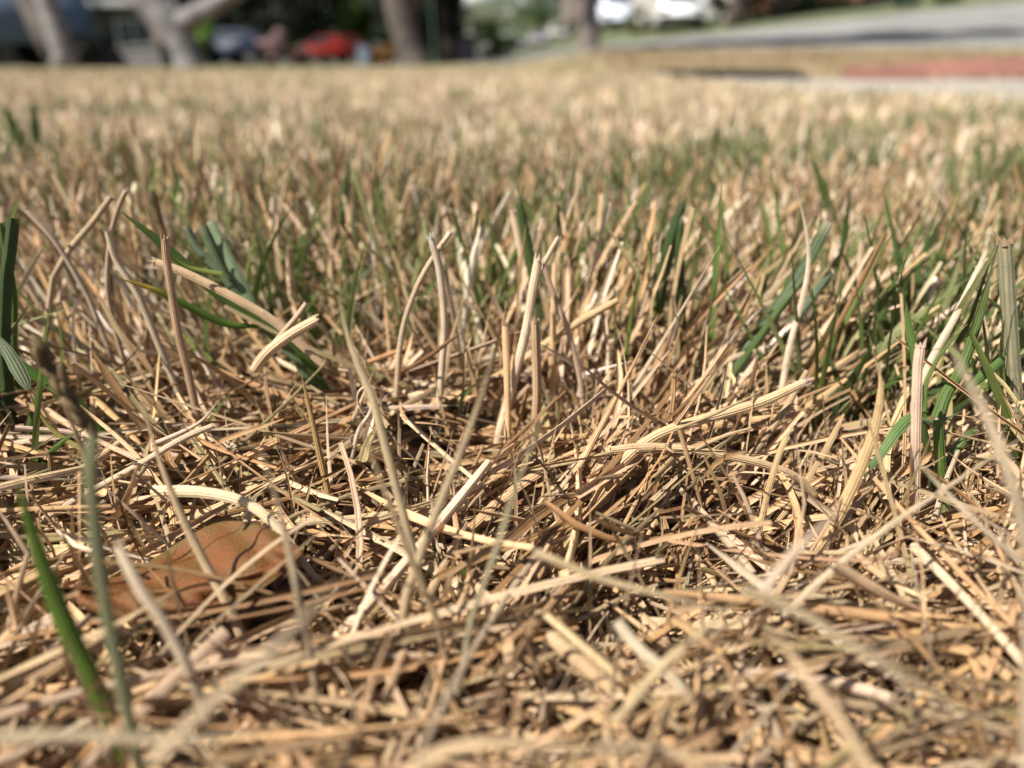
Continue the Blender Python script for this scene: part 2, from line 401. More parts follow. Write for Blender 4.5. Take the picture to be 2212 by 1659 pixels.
parts = [stub(4400, .088, .30, (2, 6), (.018, .038), (.0006, .00135), 9, True, cross=5, lean=.22), stub(1900, .12, .32, (2, 6), (.018, .037), (.0006, .0014), 9, True, lean=.2, pal=FARS),
         stub(500, .035, .11, (1, 3), (.012, .026), (.0003, .0007), 9, cross=3, lean=.5, pt=.6),
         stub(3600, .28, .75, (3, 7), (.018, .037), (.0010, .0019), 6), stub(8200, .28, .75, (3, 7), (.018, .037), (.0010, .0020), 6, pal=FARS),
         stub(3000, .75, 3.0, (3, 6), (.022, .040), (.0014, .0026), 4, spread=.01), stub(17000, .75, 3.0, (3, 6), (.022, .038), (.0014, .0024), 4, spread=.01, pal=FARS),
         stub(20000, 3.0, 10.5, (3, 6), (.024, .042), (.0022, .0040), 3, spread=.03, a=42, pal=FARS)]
join(parts, 'dead_grass', m_straw, 'dry tan mown grass stubble standing all across the lawn', 'dead grass')
# -- living blades scattered through it
def green(n, r0, r1, per, Lr, Wr, S, spread=.006, pal=GREEN, pt=.75, lean=.3, thr=.0, a=47):
    cx, cy = polar(n, r0, r1, -a, a)
    k = (noise2(cx, cy, 22, 1.) + .6 * noise2(cx, cy, 5, 3.) + .25 * sm((cx - .05) / .2) > thr) & not_drive(cx, cy); cx, cy = cx[k], cy[k]
    idx, x, y = clumps(len(cx), cx, cy, per, spread)
    N = len(x)
    return uprights(idx, x, y, rng.uniform(*Lr, N), rng.uniform(*Wr, N), lean, pal, S, pt)
parts = [green(1300, .122, .36, (3, 10), (.025, .047), (.0007, .0018), 9, .0028, pt=.92, lean=.35, thr=.05), green(350, .12, .32, (1, 3), (.02, .042), (.0006, .0014), 9, pt=.92, thr=-.5),
         green(3600, .30, .8, (2, 6), (.023, .043), (.0009, .0020), 6, pt=.9),
         green(6000, .8, 3.0, (2, 5), (.024, .041), (.0014, .0028), 4, .012, thr=-.2),
         green(18000, 3.0, 10.5, (2, 6), (.024, .044), (.003, .005), 3, .03, thr=-.5, a=42)]
join(parts, 'green_grass', m_green, 'living green grass blades scattered thinly through the dry lawn', 'green grass')
# verge between pavement and road
n = 9000; x = rng.uniform(.6, 3.6, n); y = rng.uniform(4.5, 7.4, n); k = not_drive(x, y) & ~inpoly(x, y, ROAD) & ~((x < 1.6) & (y < 4.8)); x, y = x[k], y[k]
join([uprights(np.arange(len(x)), x, y, rng.uniform(.02, .05, len(x)), rng.uniform(.004, .007, len(x)), .4, STRAW * [.52, .49, .50], 3, .5)],
     'dry_verge_grass', m_straw, 'brownish dry grass strip between the pale pavement and the road', 'dead grass')

# ------------------------------------------------------------------ single blades and stalks one can point to
def spline(pts, n):
    P = np.array([list(p) for p in pts], float)
    if len(P) == 2: P = np.array([P[0], P[0] * .67 + P[1] * .33, P[0] * .33 + P[1] * .67, P[1]])
    Q = np.vstack([2 * P[0] - P[1], P, 2 * P[-1] - P[-2]]); out = []
    m = len(P) - 1
    for u in np.linspace(0, m - 1e-6, n):
        i = int(u); t = u - i; a, b, c_, d = Q[i:i + 4]
        out.append(.5 * ((2 * b) + (c_ - a) * t + (2 * a - 5 * b + 4 * c_ - d) * t * t + (3 * b - a - 3 * c_ + d) * t ** 3))
    return np.array(out)
def blade_arrays(pts, wpx, Y, dY=0, shape='cut', fold=.3, face=0., col=(.6, .42, .24), tip=None, n=16, twist=0., cross=5, root=True, base=None):
    """pts: pixel positions from the foot to the tip; Y: forward distance of the foot; dY: how far the tip leans away"""
    k = len(pts); P3 = []
    for i, q in enumerate(pts):
        yy = Y + dY * (i / (k - 1)) if len(q) < 3 else q[2]
        P3.append(at(q[0], q[1], yy))
    P = spline(P3, n)
    depth = P[0, 1] * .924 + (H - P[0, 2]) * .384
    W = wpx / F * depth
    if root:                                   # carry the foot down into the soil
        d = nrm(P[0] - P[1]); g0 = gzf(P[0, 0], P[0, 1])
        h = P[0, 2] - g0
        if h > .0005:
            d = nrm(d + np.array([0, 0, -.9])); L = min(h / max(-d[2], .25), .03)
            ext = np.array([P[0] + d * L * t for t in (1., .66, .33)]); P = np.vstack([ext, P])
    n = len(P); t = np.linspace(0, 1, n)
    if shape == 'cut': pr = np.interp(t, [0, .1, .9, 1], [.8, 1, .92, .85])
    elif shape == 'point': pr = np.interp(t, [0, .25, .6, .85, 1], [.6, .95, 1, .55, .04])
    elif shape == 'fine': pr = np.interp(t, [0, .5, 1], [1, .75, .12])
    elif shape == 'leaf': pr = np.interp(t, [0, .15, .4, .75, .92, 1], [.35, .85, 1, .75, .35, .04])
    T = nrm(np.gradient(P, axis=0)); view = nrm(P - np.array([0, 0, H]))
    s0 = nrm(np.cross(T, view)); s1 = np.cross(s0, T)
    a = face + twist * t
    side = s0 * np.cos(a)[:, None] + s1 * np.sin(a)[:, None]
    col = np.array(col) * .76
    c = np.repeat(col[None], n, 0)
    if tip is not None:
        f = sm((t - tip[3]) / .12)[:, None] if len(tip) > 3 else sm((t - .8) / .15)[:, None]
        c = c * (1 - f) + np.array(tip[:3]) * .76 * f
    if base is not None:
        f = (1 - sm((t - .05) / .3))[:, None]; c = c * (1 - f) + np.array(base) * .76 * f
    return ribbons(P[None], (W * pr)[None], side[None], np.array([fold]), c[None], rng.uniform(0, 9000, 1), cross)
def single(name, label, cat, mat, group=None, parent=None, **k):
    V, Fq, U, C = blade_arrays(**k)
    if mat is m_straw and k.get('shape') == 'cut' and k['wpx'] >= 11:      # torn fibres at the mown end
        n_ = k.get('n', 16); ring = V[-5:]; prev = V[-15:-10]; d = nrm(ring.mean(0) - prev.mean(0)); w_ = np.linalg.norm(ring[4] - ring[0]); sd_ = (ring[4] - ring[0]) / w_
        for q in range(3):
            m_ = ring[[0, 2, 4][q]] * .75 + ring[2] * .25 - d * w_ * .25; L_ = w_ * random.uniform(.4, 1.2); o_ = sd_ * (q - 1) * random.uniform(.0, .25) + rng.normal(0, .06, 3)
            P_ = np.array([m_ + (d + o_ * t_) * L_ * t_ for t_ in np.linspace(0, 1, 5)])
            v, f, u_, c_ = ribbons(P_[None], (w_ * np.array([.4, .36, .3, .2, .06]))[None], np.repeat(sd_[None, None], 5, 1), np.array([.3]), np.full((1, 5, 3), 1.) * np.array(k.get('tip', k.get('col', (.6, .4, .2)))[:3]) * .8, rng.uniform(0, 9000, 1), 3)
            Fq = np.concatenate([Fq, f + len(V)]); V = np.concatenate([V, v]); U = np.concatenate([U, u_]); C = np.concatenate([C, c_])
    if parent is None:
        o0 = V[0].copy(); V = V - o0
        o = link(name, arr_mesh(name, V, Fq, U, C), mat); o.location = o0
        return tag(o, label, cat, group)
    V = V - np.array(parent.location)
    return link(name, arr_mesh(name, V, Fq, U, C), mat, parent)
def cluster(name, label, cat, foot, group=None):
    return empty(name, foot, label, cat, group)
GD = (.075, .12, .035); GM = (.115, .175, .045); GL = (.18, .26, .08); GB = (.15, .20, .095); GY = (.34, .34, .07); TAN = (.62, .42, .23); PALE = (.74, .60, .42)
GG = 'green grass shoots in the dry lawn'
T1 = cluster('grass_shoot', 'green shoot at left leaning left with a broad arching blade and stubby pale cut leaves', 'grass shoot', at(700, 800, .115, -.01), GG)
def ch(par, nm='blade', mat=m_green, **k): return single(nm, None, None, mat, parent=par, **k)
ch(T1, pts=[(640, 745), (560, 690), (480, 640), (400, 572), (330, 510), (258, 455)], wpx=28, Y=.115, dY=-.004, shape='leaf', col=(0.102, 0.167, 0.038), tip=(.4, .36, .12, .9), fold=.25, face=.3)
ch(T1, pts=[(640, 770), (560, 690), (490, 600), (438, 490)], wpx=26, Y=.117, dY=.004, shape='cut', col=GB, tip=(.45, .45, .27, .93), fold=.3, face=-.3)
ch(T1, pts=[(545, 660), (510, 590), (480, 530), (455, 478)], wpx=22, Y=.118, dY=.006, shape='cut', col=(0.202, 0.274, 0.145), tip=(.5, .48, .3, .93), fold=.2, root=False)
ch(T1, pts=[(480, 590), (430, 540), (402, 488)], wpx=17, Y=.117, shape='cut', col=(0.236, 0.294, 0.170), tip=(.5, .48, .3, .9), fold=.25, root=False)
ch(T1, pts=[(560, 705), (490, 700), (420, 668), (340, 628), (256, 601)], wpx=17, Y=.110, dY=-.006, shape='leaf', col=(0.124, 0.216, 0.034), tip=(.50, .36, .06, .68), fold=.25, face=.2, root=False)
ch(T1, pts=[(480, 592), (440, 585), (400, 573), (366, 545)], wpx=11, Y=.112, shape='fine', col=(0.236, 0.294, 0.051), fold=.3, root=False)
for lab, kw in [
    ('dark green blade behind the left shoot, thin and leaning left', dict(pts=[(540, 640), (470, 540), (410, 450), (362, 345)], wpx=15, Y=.165, dY=.01, shape='point', col=GD)),
    ('broad dark green blade standing upright at the left edge of the photo', dict(pts=[(8, 760), (10, 690), (14, 600), (22, 540), (30, 470)], wpx=29, Y=.105, dY=.003, shape='cut', col=(0.068, 0.108, 0.038), fold=.5, face=.5)),
    ('narrow green blade half hidden behind the upright one at the left edge', dict(pts=[(30, 740), (30, 640), (12, 540), (2, 480)], wpx=15, Y=.112, shape='cut', col=GM, fold=.4)),
    ('short dark green blade leaning right, out of focus above the left shoot', dict(pts=[(600, 460), (635, 410), (672, 352)], wpx=17, Y=.24, dY=.0, shape='point', col=GD)),
    ('narrow dark green blade standing upright left of the bright one', dict(pts=[(735, 560), (738, 480), (748, 400), (756, 345)], wpx=15, Y=.17, shape='point', col=GD)),
    ('bright green upright blade in soft focus, left of the middle', dict(pts=[(858, 620), (845, 540), (825, 450), (816, 385)], wpx=17, Y=.165, shape='point', col=(0.158, 0.265, 0.051))),
    ('soft green blade leaning right beside the bright upright one', dict(pts=[(868, 590), (885, 500), (915, 405)], wpx=15, Y=.19, shape='point', col=GB)),
    ('dark green blade behind crossed pale straws, leaning left', dict(pts=[(1062, 760), (1030, 650), (1000, 540), (972, 425)], wpx=19, Y=.14, dY=.005, shape='point', col=(0.079, 0.118, 0.034))),
    ('green blade with a frayed tan tip, standing just right of the middle', dict(pts=[(1195, 790), (1172, 690), (1145, 560), (1122, 440), (1112, 405)], wpx=23, Y=.128, dY=.004, shape='point', col=GD, tip=(.5, .38, .22, .78), fold=.35)),
    ('pale silvery green blade leaning right in soft focus behind', dict(pts=[(1250, 545), (1285, 490), (1308, 430), (1312, 370)], wpx=13, Y=.20, shape='point', col=(0.460, 0.431, 0.255))),
    ('wide dark green blade leaning right, left one of the pair right of the middle', dict(pts=[(1425, 640), (1440, 560), (1462, 480), (1482, 425)], wpx=29, Y=.135, shape='point', col=(0.062, 0.098, 0.034), fold=.5)),
    ('straight dark green blade standing upright, right one of the pair', dict(pts=[(1478, 800), (1472, 700), (1468, 600), (1470, 500), (1476, 462)], wpx=22, Y=.128, shape='point', col=(0.068, 0.113, 0.034), tip=(.55, .42, .22, .85), fold=.5)),
    ('thin yellow-green stem between straws, left of the dark pair', dict(pts=[(1352, 770), (1362, 700), (1374, 620), (1385, 545), (1388, 470)], wpx=11, Y=.122, shape='fine', col=(0.180, 0.255, 0.051), tip=(.62, .50, .27, .6))),
    ('very thin green stalk standing next to the yellow-green stem', dict(pts=[(1330, 745), (1328, 660), (1325, 590)], wpx=7, Y=.123, shape='fine', col=GM)),
    ('wide blue-green blade leaning far right across the straw', dict(pts=[(1560, 835), (1600, 770), (1660, 690), (1730, 590), (1790, 480)], wpx=29, Y=.118, dY=.006, shape='cut', col=(0.090, 0.132, 0.055), tip=(.5, .42, .28, .93), fold=.25, face=.4)),
    ('green blade with an orange tip lying against the wide leaning one', dict(pts=[(1570, 830), (1630, 745), (1690, 660), (1730, 610), (1768, 566)], wpx=17, Y=.115, dY=.002, shape='point', col=(0.102, 0.157, 0.043), tip=(.5, .28, .06, .82), fold=.4)),
    ('second blue-green blade under the wide leaning blade', dict(pts=[(1600, 850), (1650, 790), (1720, 690), (1795, 590)], wpx=19, Y=.122, dY=.006, shape='cut', col=(0.113, 0.162, 0.076), fold=.3)),
    ('soft green blade leaning left beyond the orange-tipped blade', dict(pts=[(1812, 530), (1790, 450), (1768, 380), (1752, 340)], wpx=17, Y=.19, shape='point', col=GM)),
    ('dark green blade leaning slightly right beyond the wide leaning blade', dict(pts=[(1800, 640), (1815, 560), (1828, 480), (1836, 410)], wpx=15, Y=.15, shape='point', col=GD)),
    ('green blade leaning right in soft focus near the green patch', dict(pts=[(1880, 560), (1920, 500), (1960, 450), (1985, 420)], wpx=15, Y=.20, shape='point', col=GM)),
    ('dark blue-green blade at the right edge of the photo', dict(pts=[(2200, 800), (2196, 760), (2190, 700), (2204, 650)], wpx=24, Y=.115, shape='point', col=(0.079, 0.118, 0.060))),
    ('blurred dark green tuft blade at the far left, leaning left', dict(pts=[(60, 330), (30, 280), (10, 225)], wpx=21, Y=.30, shape='point', col=GD)),
    ('blurred dark green upright blade at the far left', dict(pts=[(78, 330), (76, 280), (72, 205)], wpx=19, Y=.31, shape='point', col=GD)),
    ('large blurred bright green blade close to the lens at lower left', dict(pts=[(262, 1610, .047), (215, 1500, .048), (160, 1390, .049), (110, 1270, .050), (70, 1150, .051), (34, 1030, .052)], wpx=38, Y=.047, shape='point', col=(.12, .20, .03), tip=(.35, .36, .12, .9), fold=.25)),
    ('faint grey-green blade blurred beside the large green one', dict(pts=[(262, 1480, .042), (232, 1330, .043), (208, 1180, .044), (196, 1020, .045), (200, 940, .046)], wpx=26, Y=.043, shape='cut', col=(0.303, 0.314, 0.170), fold=.3)),
    ('pale green flat leaf hanging down at the left edge', dict(pts=[(62, 842), (40, 800), (18, 762), (-12, 718)], wpx=29, Y=.094, dY=.002, shape='leaf', col=(0.303, 0.353, 0.204), fold=.1, root=False)),
    ('thin olive leaf curling down to the straw from the pale green leaf', dict(pts=[(185, 972), (150, 955), (110, 925), (78, 880), (60, 838)], wpx=12, Y=.091, dY=.003, shape='fine', col=(0.326, 0.294, 0.076), root=False)),
    ('broad green blade lying low behind the pale green leaf', dict(pts=[(170, 870), (90, 820), (20, 770), (-30, 730)], wpx=22, Y=.098, shape='leaf', col=(0.090, 0.196, 0.034))),
    ('tiny bright green leaf deep in the straw below the middle', dict(pts=[(1018, 1260), (1000, 1235), (985, 1222)], wpx=21, Y=.070, shape='leaf', col=(0.146, 0.294, 0.043))),
    ('small dark green leaf deep in the straw left of the tiny bright one', dict(pts=[(965, 1240), (950, 1215), (935, 1170)], wpx=15, Y=.072, shape='leaf', col=(0.090, 0.186, 0.043))),
]:
    single('green_shoot', lab, 'grass blade', m_green, group='single green blades', **kw)
# the green patch lying low at right
for i, (a_, b_, yy) in enumerate([((1830, 700), (2010, 610), .135), ((1850, 690), (1990, 640), .14), ((1900, 640), (2080, 575), .15), ((1880, 720), (2060, 660), .137), ((1920, 600), (2080, 560), .155),
                                  ((1860, 745), (1990, 680), .13), ((1960, 670), (2090, 600), .145), ((1890, 660), (1950, 600), .15), ((1990, 640), (2130, 600), .15), ((1790, 680), (1910, 650), .135)]):
    if i == 0: TP_ = cluster('grass_tuft', 'low tuft of green blades lying sideways in the straw at right', 'grass tuft', at(1900, 720, .135, -.004), GG)
    ch(TP_, pts=[a_, ((a_[0] + b_[0]) / 2, (a_[1] + b_[1]) / 2 - random.uniform(5, 25)), b_], wpx=random.uniform(18, 30), Y=yy, dY=random.uniform(-.005, .012), shape='leaf', col=[GM, GL, GD, (.24, .34, .09)][i % 4], face=random.uniform(-.5, .5), root=False)
# the sprouting shoot at right
T2 = cluster('grass_sprout', 'small green sprout at right with pale stem and leaves spreading from one joint', 'grass sprout', at(2035, 1120, .0855, -.002), GG)
Ys = .089
ch(T2, 'stem', pts=[(2042, 1110), (2034, 1030), (2028, 960), (2026, 905)], wpx=22, Y=.086, dY=.002, shape='cut', col=(0.135, 0.216, 0.051), base=(.62, .58, .30), fold=.6)
ch(T2, 'stem', pts=[(2018, 1090), (2008, 1010), (2000, 950), (1990, 905)], wpx=15, Y=.088, dY=.001, shape='cut', col=(0.079, 0.118, 0.038), base=(.5, .48, .22), fold=.6)
ch(T2, pts=[(1998, 905), (1985, 840), (1972, 750), (1962, 700), (1956, 650)], wpx=17, Y=Ys, dY=.004, shape='point', col=(0.124, 0.216, 0.051), root=False)
ch(T2, pts=[(1996, 890), (2000, 830), (2030, 770), (2068, 722), (2090, 700)], wpx=11, Y=Ys, dY=.006, shape='fine', col=(0.158, 0.235, 0.051), tip=(.4, .38, .18, .7), root=False)
ch(T2, pts=[(2025, 905), (2045, 850), (2075, 800), (2105, 720), (2130, 640), (2140, 575)], wpx=28, Y=Ys, dY=.008, shape='fine', col=(0.107, 0.167, 0.038), tip=(.55, .50, .30, .85), fold=.35, root=False)
ch(T2, pts=[(1996, 900), (1965, 905), (1935, 935), (1900, 985), (1858, 1035)], wpx=24, Y=Ys, dY=-.006, shape='leaf', col=(0.158, 0.255, 0.085), fold=.15, root=False)
ch(T2, pts=[(2075, 850), (2110, 820), (2150, 790), (2175, 760)], wpx=22, Y=.092, dY=.004, shape='leaf', col=(0.124, 0.216, 0.060), fold=.3, root=False)
ch(T2, pts=[(2045, 1000), (2075, 960), (2100, 935), (2122, 925)], wpx=22, Y=.090, dY=.002, shape='leaf', col=(0.124, 0.167, 0.051), tip=(.5, .4, .25, .7), fold=.3, root=False)
ch(T2, pts=[(1990, 905), (2020, 912), (2050, 902), (2075, 888)], wpx=10, Y=.0885, shape='fine', col=(0.191, 0.274, 0.136), root=False)

GS = 'single dry stalks'
m_s = m_straw
for lab, kw in [
    ('slender dry stalk with a small curled tip at left, arching upright', dict(pts=[(262, 760), (246, 700), (232, 620), (238, 520), (255, 450), (272, 412)], wpx=11, Y=.112, shape='cut', col=(.58, .42, .27), tip=(.7, .6, .45, .93))),
    ('short frayed brown stalk standing in front of the left shoot', dict(pts=[(405, 800), (385, 720), (372, 640), (360, 560), (356, 515)], wpx=17, Y=.103, shape='cut', col=(.55, .36, .22))),
    ('flat tan straw lying diagonally across the left shoot', dict(pts=[(700, 790), (600, 700), (500, 640), (400, 590), (330, 565)], wpx=19, Y=.106, shape='cut', col=(.60, .42, .25), root=False)),
    ('pale bent straw standing upright left of the middle, its tip bent left', dict(pts=[(948, 880), (955, 790), (960, 700), (950, 590), (930, 512)], wpx=15, Y=.108, shape='cut', col=(.72, .57, .40), tip=(.85, .80, .72, .92))),
    ('thin straw leaning right and crossing the pale bent one', dict(pts=[(862, 760), (875, 690), (905, 610), (940, 550), (972, 503)], wpx=12, Y=.109, shape='cut', col=(.66, .49, .32), tip=(.8, .74, .66, .92))),
    ('broad ribbed pale straw leaning right in the very middle', dict(pts=[(1078, 940), (1105, 840), (1135, 720), (1152, 620), (1163, 560)], wpx=20, Y=.105, dY=.002, shape='cut', col=(.70, .54, .37))),
    ('thin dry stalk leaning right above the broad ribbed straw', dict(pts=[(1148, 650), (1165, 590), (1188, 545), (1207, 512)], wpx=11, Y=.108, shape='cut', col=(.70, .55, .38), root=False)),
    ('pale upright straw behind the frayed green blade', dict(pts=[(1172, 780), (1150, 680), (1130, 560), (1108, 455)], wpx=18, Y=.135, shape='cut', col=(.74, .55, .37))),
    ('stubby brown hollow stalk standing right of the broad ribbed straw', dict(pts=[(1152, 950), (1160, 860), (1158, 760), (1156, 690)], wpx=21, Y=.103, shape='cut', col=(.50, .34, .20), fold=.6)),
    ('long thin straw curving down to the right of the middle', dict(pts=[(1262, 900), (1250, 800), (1222, 700), (1190, 620), (1172, 560)], wpx=12, Y=.110, shape='cut', col=(.62, .44, .30))),
    ('thin amber stalk standing left of the middle with pointed tip', dict(pts=[(860, 800), (855, 700), (862, 600), (866, 500)], wpx=11, Y=.14, shape='fine', col=(.55, .34, .16))),
    ('long straight straw leaning right in front of the dark green pair', dict(pts=[(1300, 950), (1380, 820), (1460, 690), (1555, 530)], wpx=12, Y=.113, shape='fine', col=(.72, .56, .38))),
    ('tall pale straw with a forked tip leaning right at right', dict(pts=[(1688, 850), (1705, 750), (1735, 640), (1747, 560), (1738, 480), (1718, 400)], wpx=15, Y=.112, dY=.004, shape='fine', col=(.78, .60, .43))),
    ('upright ribbed straw right of the green patch stem', dict(pts=[(1855, 830), (1860, 700), (1858, 600), (1862, 520)], wpx=13, Y=.125, shape='cut', col=(.64, .48, .32))),
    ('thick grey-green ribbed stalk standing tall at the right edge', dict(pts=[(2210, 1080), (2200, 960), (2190, 820), (2180, 680), (2170, 520)], wpx=30, Y=.098, dY=.002, shape='cut', col=(.33, .31, .19), tip=(.45, .32, .2, .93), fold=.6)),
    ('long pale straw rising to the right behind the sprout', dict(pts=[(1950, 960), (1985, 840), (2020, 760), (2060, 690), (2125, 560)], wpx=14, Y=.100, dY=.005, shape='cut', col=(.72, .57, .40))),
    ('straight pink-tan straw standing upright through the sprout', dict(pts=[(1975, 1200), (1976, 1080), (1978, 940), (1982, 800), (1988, 745)], wpx=20, Y=.083, dY=.001, shape='cut', col=(.76, .55, .40))),
    ('brown pointed straw curving up in the lower right', dict(pts=[(1655, 1350), (1720, 1240), (1790, 1150), (1850, 1030), (1888, 930), (1902, 850), (1900, 790)], wpx=24, Y=.073, dY=.006, shape='point', col=(.55, .38, .19))),
    ('frayed ribbed straw pointing right beside the left shoot foot', dict(pts=[(548, 800), (580, 760), (630, 722), (686, 690)], wpx=24, Y=.101, shape='cut', col=(.70, .50, .30), root=False)),
    ('thin straw leaning right just above the frayed ribbed straw', dict(pts=[(570, 770), (610, 720), (640, 685), (662, 655)], wpx=12, Y=.104, shape='cut', col=(.60, .44, .30), root=False)),
    ('long amber straw lying curved above the lower middle', dict(pts=[(1280, 1085), (1340, 1000), (1420, 940), (1520, 905), (1640, 870), (1740, 825)], wpx=24, Y=.083, dY=.014, shape='cut', col=(.72, .50, .28), tip=(.45, .38, .33, .95), root=False)),
    ('long arching straw running right over the dark hollow', dict(pts=[(1320, 972), (1400, 965), (1520, 975), (1640, 1000), (1720, 1030), (1760, 1070)], wpx=19, Y=.087, shape='cut', col=(.56, .40, .23), root=False)),
    ('bent thin straw standing in the lower right with a kinked top', dict(pts=[(1630, 1240), (1640, 1150), (1662, 1050), (1685, 975), (1700, 945)], wpx=13, Y=.079, dY=.003, shape='cut', col=(.60, .42, .22))),
    ('long straw with a dark tip standing above the brown leaf', dict(pts=[(722, 1150), (712, 1080), (690, 980), (668, 880), (650, 805)], wpx=14, Y=.085, dY=.003, shape='point', col=(.50, .32, .13))),
    ('pale stiff stalk leaning left in front of the brown leaf', dict(pts=[(505, 1330, .062), (450, 1230, .0635), (390, 1110, .065), (340, 980, .067), (303, 850, .069)], wpx=24, Y=.062, shape='fine', col=(.58, .42, .25))),
    ('wide straw arching over the tip of the brown leaf', dict(pts=[(330, 1062), (430, 1062), (530, 1085), (600, 1140), (660, 1215), (705, 1280)], wpx=26, Y=.078, dY=-.010, shape='fine', col=(.70, .53, .33), root=False)),
    ('straight straw lying level right behind the brown leaf', dict(pts=[(470, 1108), (560, 1125), (700, 1125), (830, 1112), (960, 1100)], wpx=16, Y=.081, shape='cut', col=(.55, .43, .24), root=False)),
    ('long straw running up to the right at left of the brown leaf', dict(pts=[(80, 1130), (180, 1070), (290, 1010), (390, 950), (460, 920)], wpx=15, Y=.081, dY=.006, shape='cut', col=(.66, .50, .33), root=False)),
    ('pale thin straw leaning right in the left middle', dict(pts=[(330, 960), (400, 930), (440, 905), (475, 862)], wpx=11, Y=.088, shape='fine', col=(.7, .55, .4), root=False)),
    ('short pale stub poking up out of the brown leaf', dict(pts=[(522, 1172), (530, 1140), (538, 1105), (545, 1080)], wpx=17, Y=.0765, dY=.001, shape='cut', col=(.74, .58, .38), root=False)),
    ('long blurred straw leaning right in front of the middle', dict(pts=[(880, 1280, .058), (930, 1140, .059), (990, 990, .060), (1035, 870, .061), (1068, 758, .062)], wpx=24, Y=.058, shape='fine', col=(.48, .36, .22))),
    ('blurred greyish straw leaning right below the middle', dict(pts=[(1020, 1330, .052), (1075, 1180, .053), (1105, 1080, .054), (1150, 960, .055), (1190, 850, .056)], wpx=15, Y=.052, shape='fine', col=(.42, .36, .22))),
    ('dark blurred straw leaning left below the middle', dict(pts=[(940, 1330, .055), (885, 1200, .056), (840, 1080, .057), (790, 950, .058), (755, 850, .059)], wpx=17, Y=.055, shape='fine', col=(.45, .32, .18))),
    ('blurred slim straw standing in the middle left', dict(pts=[(805, 860, .070), (775, 790, .071), (750, 720, .072), (732, 640, .073)], wpx=20, Y=.070, shape='fine', col=(.55, .42, .25))),
    ('blurred pale stalk in the lower left foreground leaning far right', dict(pts=[(330, 1650, .031), (430, 1545, .0325), (560, 1430, .034), (650, 1340, .0355), (730, 1255, .037)], wpx=32, Y=.031, shape='fine', col=(.54, .41, .26), root=False)),
    ('blurred faint stalk in the lower left standing almost upright', dict(pts=[(640, 1260, .052), (622, 1180, .053), (598, 1080, .054), (560, 960, .055)], wpx=19, Y=.052, shape='fine', col=(.50, .38, .24))),
    ('blurred stalk crossing low over the front of the brown leaf', dict(pts=[(400, 1430, .048), (350, 1340, .049), (300, 1270, .050), (255, 1180, .052)], wpx=24, Y=.048, shape='cut', col=(.56, .44, .30))),
    ('long blurred straw rising right to the right edge', dict(pts=[(1690, 1330, .058), (1800, 1230, .060), (1930, 1130, .062), (2080, 1030, .064), (2230, 930, .066)], wpx=16, Y=.058, shape='fine', col=(.60, .46, .30), root=False)),
    ('blurred wide tan blade leaning left at the right edge', dict(pts=[(2225, 1210, .045), (2190, 1060, .046), (2140, 920, .048), (2080, 800, .050), (2050, 735, .051)], wpx=30, Y=.045, shape='fine', col=(.50, .39, .26))),
    ('blurred pale straw leaning left through the right middle', dict(pts=[(2200, 1210, .058), (2110, 1130, .059), (2030, 1050, .061), (1950, 960, .063)], wpx=14, Y=.058, shape='fine', col=(.66, .52, .36), root=False)),
    ('blurred short straw rising right in the lower right', dict(pts=[(1640, 1290, .045), (1700, 1210, .046), (1760, 1150, .047), (1820, 1095, .048)], wpx=24, Y=.045, shape='fine', col=(.60, .45, .32), root=False)),
    ('blurred dark straw sweeping down to the right in the lower right', dict(pts=[(1600, 1270, .045), (1740, 1330, .043), (1900, 1430, .040), (2080, 1530, .037), (2230, 1590, .036)], wpx=22, Y=.045, shape='fine', col=(.36, .28, .17), root=False)),
    ('blurred kinked straw in the bottom right foreground', dict(pts=[(1880, 1670, .034), (1800, 1540, .036), (1740, 1460, .038), (1690, 1390, .040), (1640, 1340, .041)], wpx=30, Y=.034, shape='fine', col=(.55, .39, .23), root=False)),
    ('blurred straw lying level along the bottom left edge', dict(pts=[(-40, 1595, .036), (180, 1590, .036), (420, 1600, .036), (640, 1560, .037)], wpx=28, Y=.036, shape='fine', col=(.40, .32, .20), root=False)),
    ('blurred arching straw along the bottom edge in the middle', dict(pts=[(880, 1670, .034), (960, 1622, .034), (1080, 1605, .034), (1250, 1618, .034), (1480, 1610, .035)], wpx=30, Y=.034, shape='fine', col=(.58, .42, .25), root=False)),
    ('thick soft tan stalk lying in the lower middle', dict(pts=[(1180, 1370, .056), (1230, 1410, .055), (1290, 1460, .054), (1330, 1500, .053)], wpx=36, Y=.056, shape='cut', col=(.68, .48, .28), root=False, fold=.5)),
    ('pale blurred stalk in the lower middle pointing down right', dict(pts=[(1330, 1340, .052), (1380, 1400, .051), (1440, 1450, .050), (1500, 1520, .049)], wpx=26, Y=.052, shape='cut', col=(.72, .60, .42), root=False, fold=.5)),
    ('blurred long stalk leaning right in the lower middle', dict(pts=[(1330, 1560, .045), (1420, 1450, .046), (1510, 1370, .047), (1600, 1290, .048)], wpx=24, Y=.045, shape='fine', col=(.50, .38, .22), root=False)),
    ('blurred tan stalk running down right across the middle foreground', dict(pts=[(1150, 1190, .055), (1300, 1250, .053), (1450, 1290, .051), (1600, 1330, .049)], wpx=18, Y=.055, shape='fine', col=(.46, .35, .2), root=False)),
    ('curled pale straw forming a small loop left of the middle', dict(pts=[(760, 990), (775, 930), (800, 890), (805, 850), (785, 838), (772, 860), (790, 905), (830, 960)], wpx=10, Y=.092, shape='fine', col=(.74, .60, .44), root=False, n=40)),
    ('thin straw leaning left at the far left behind the curled stalk', dict(pts=[(190, 640), (150, 570), (110, 510), (52, 450)], wpx=11, Y=.118, shape='cut', col=(.62, .48, .33))),
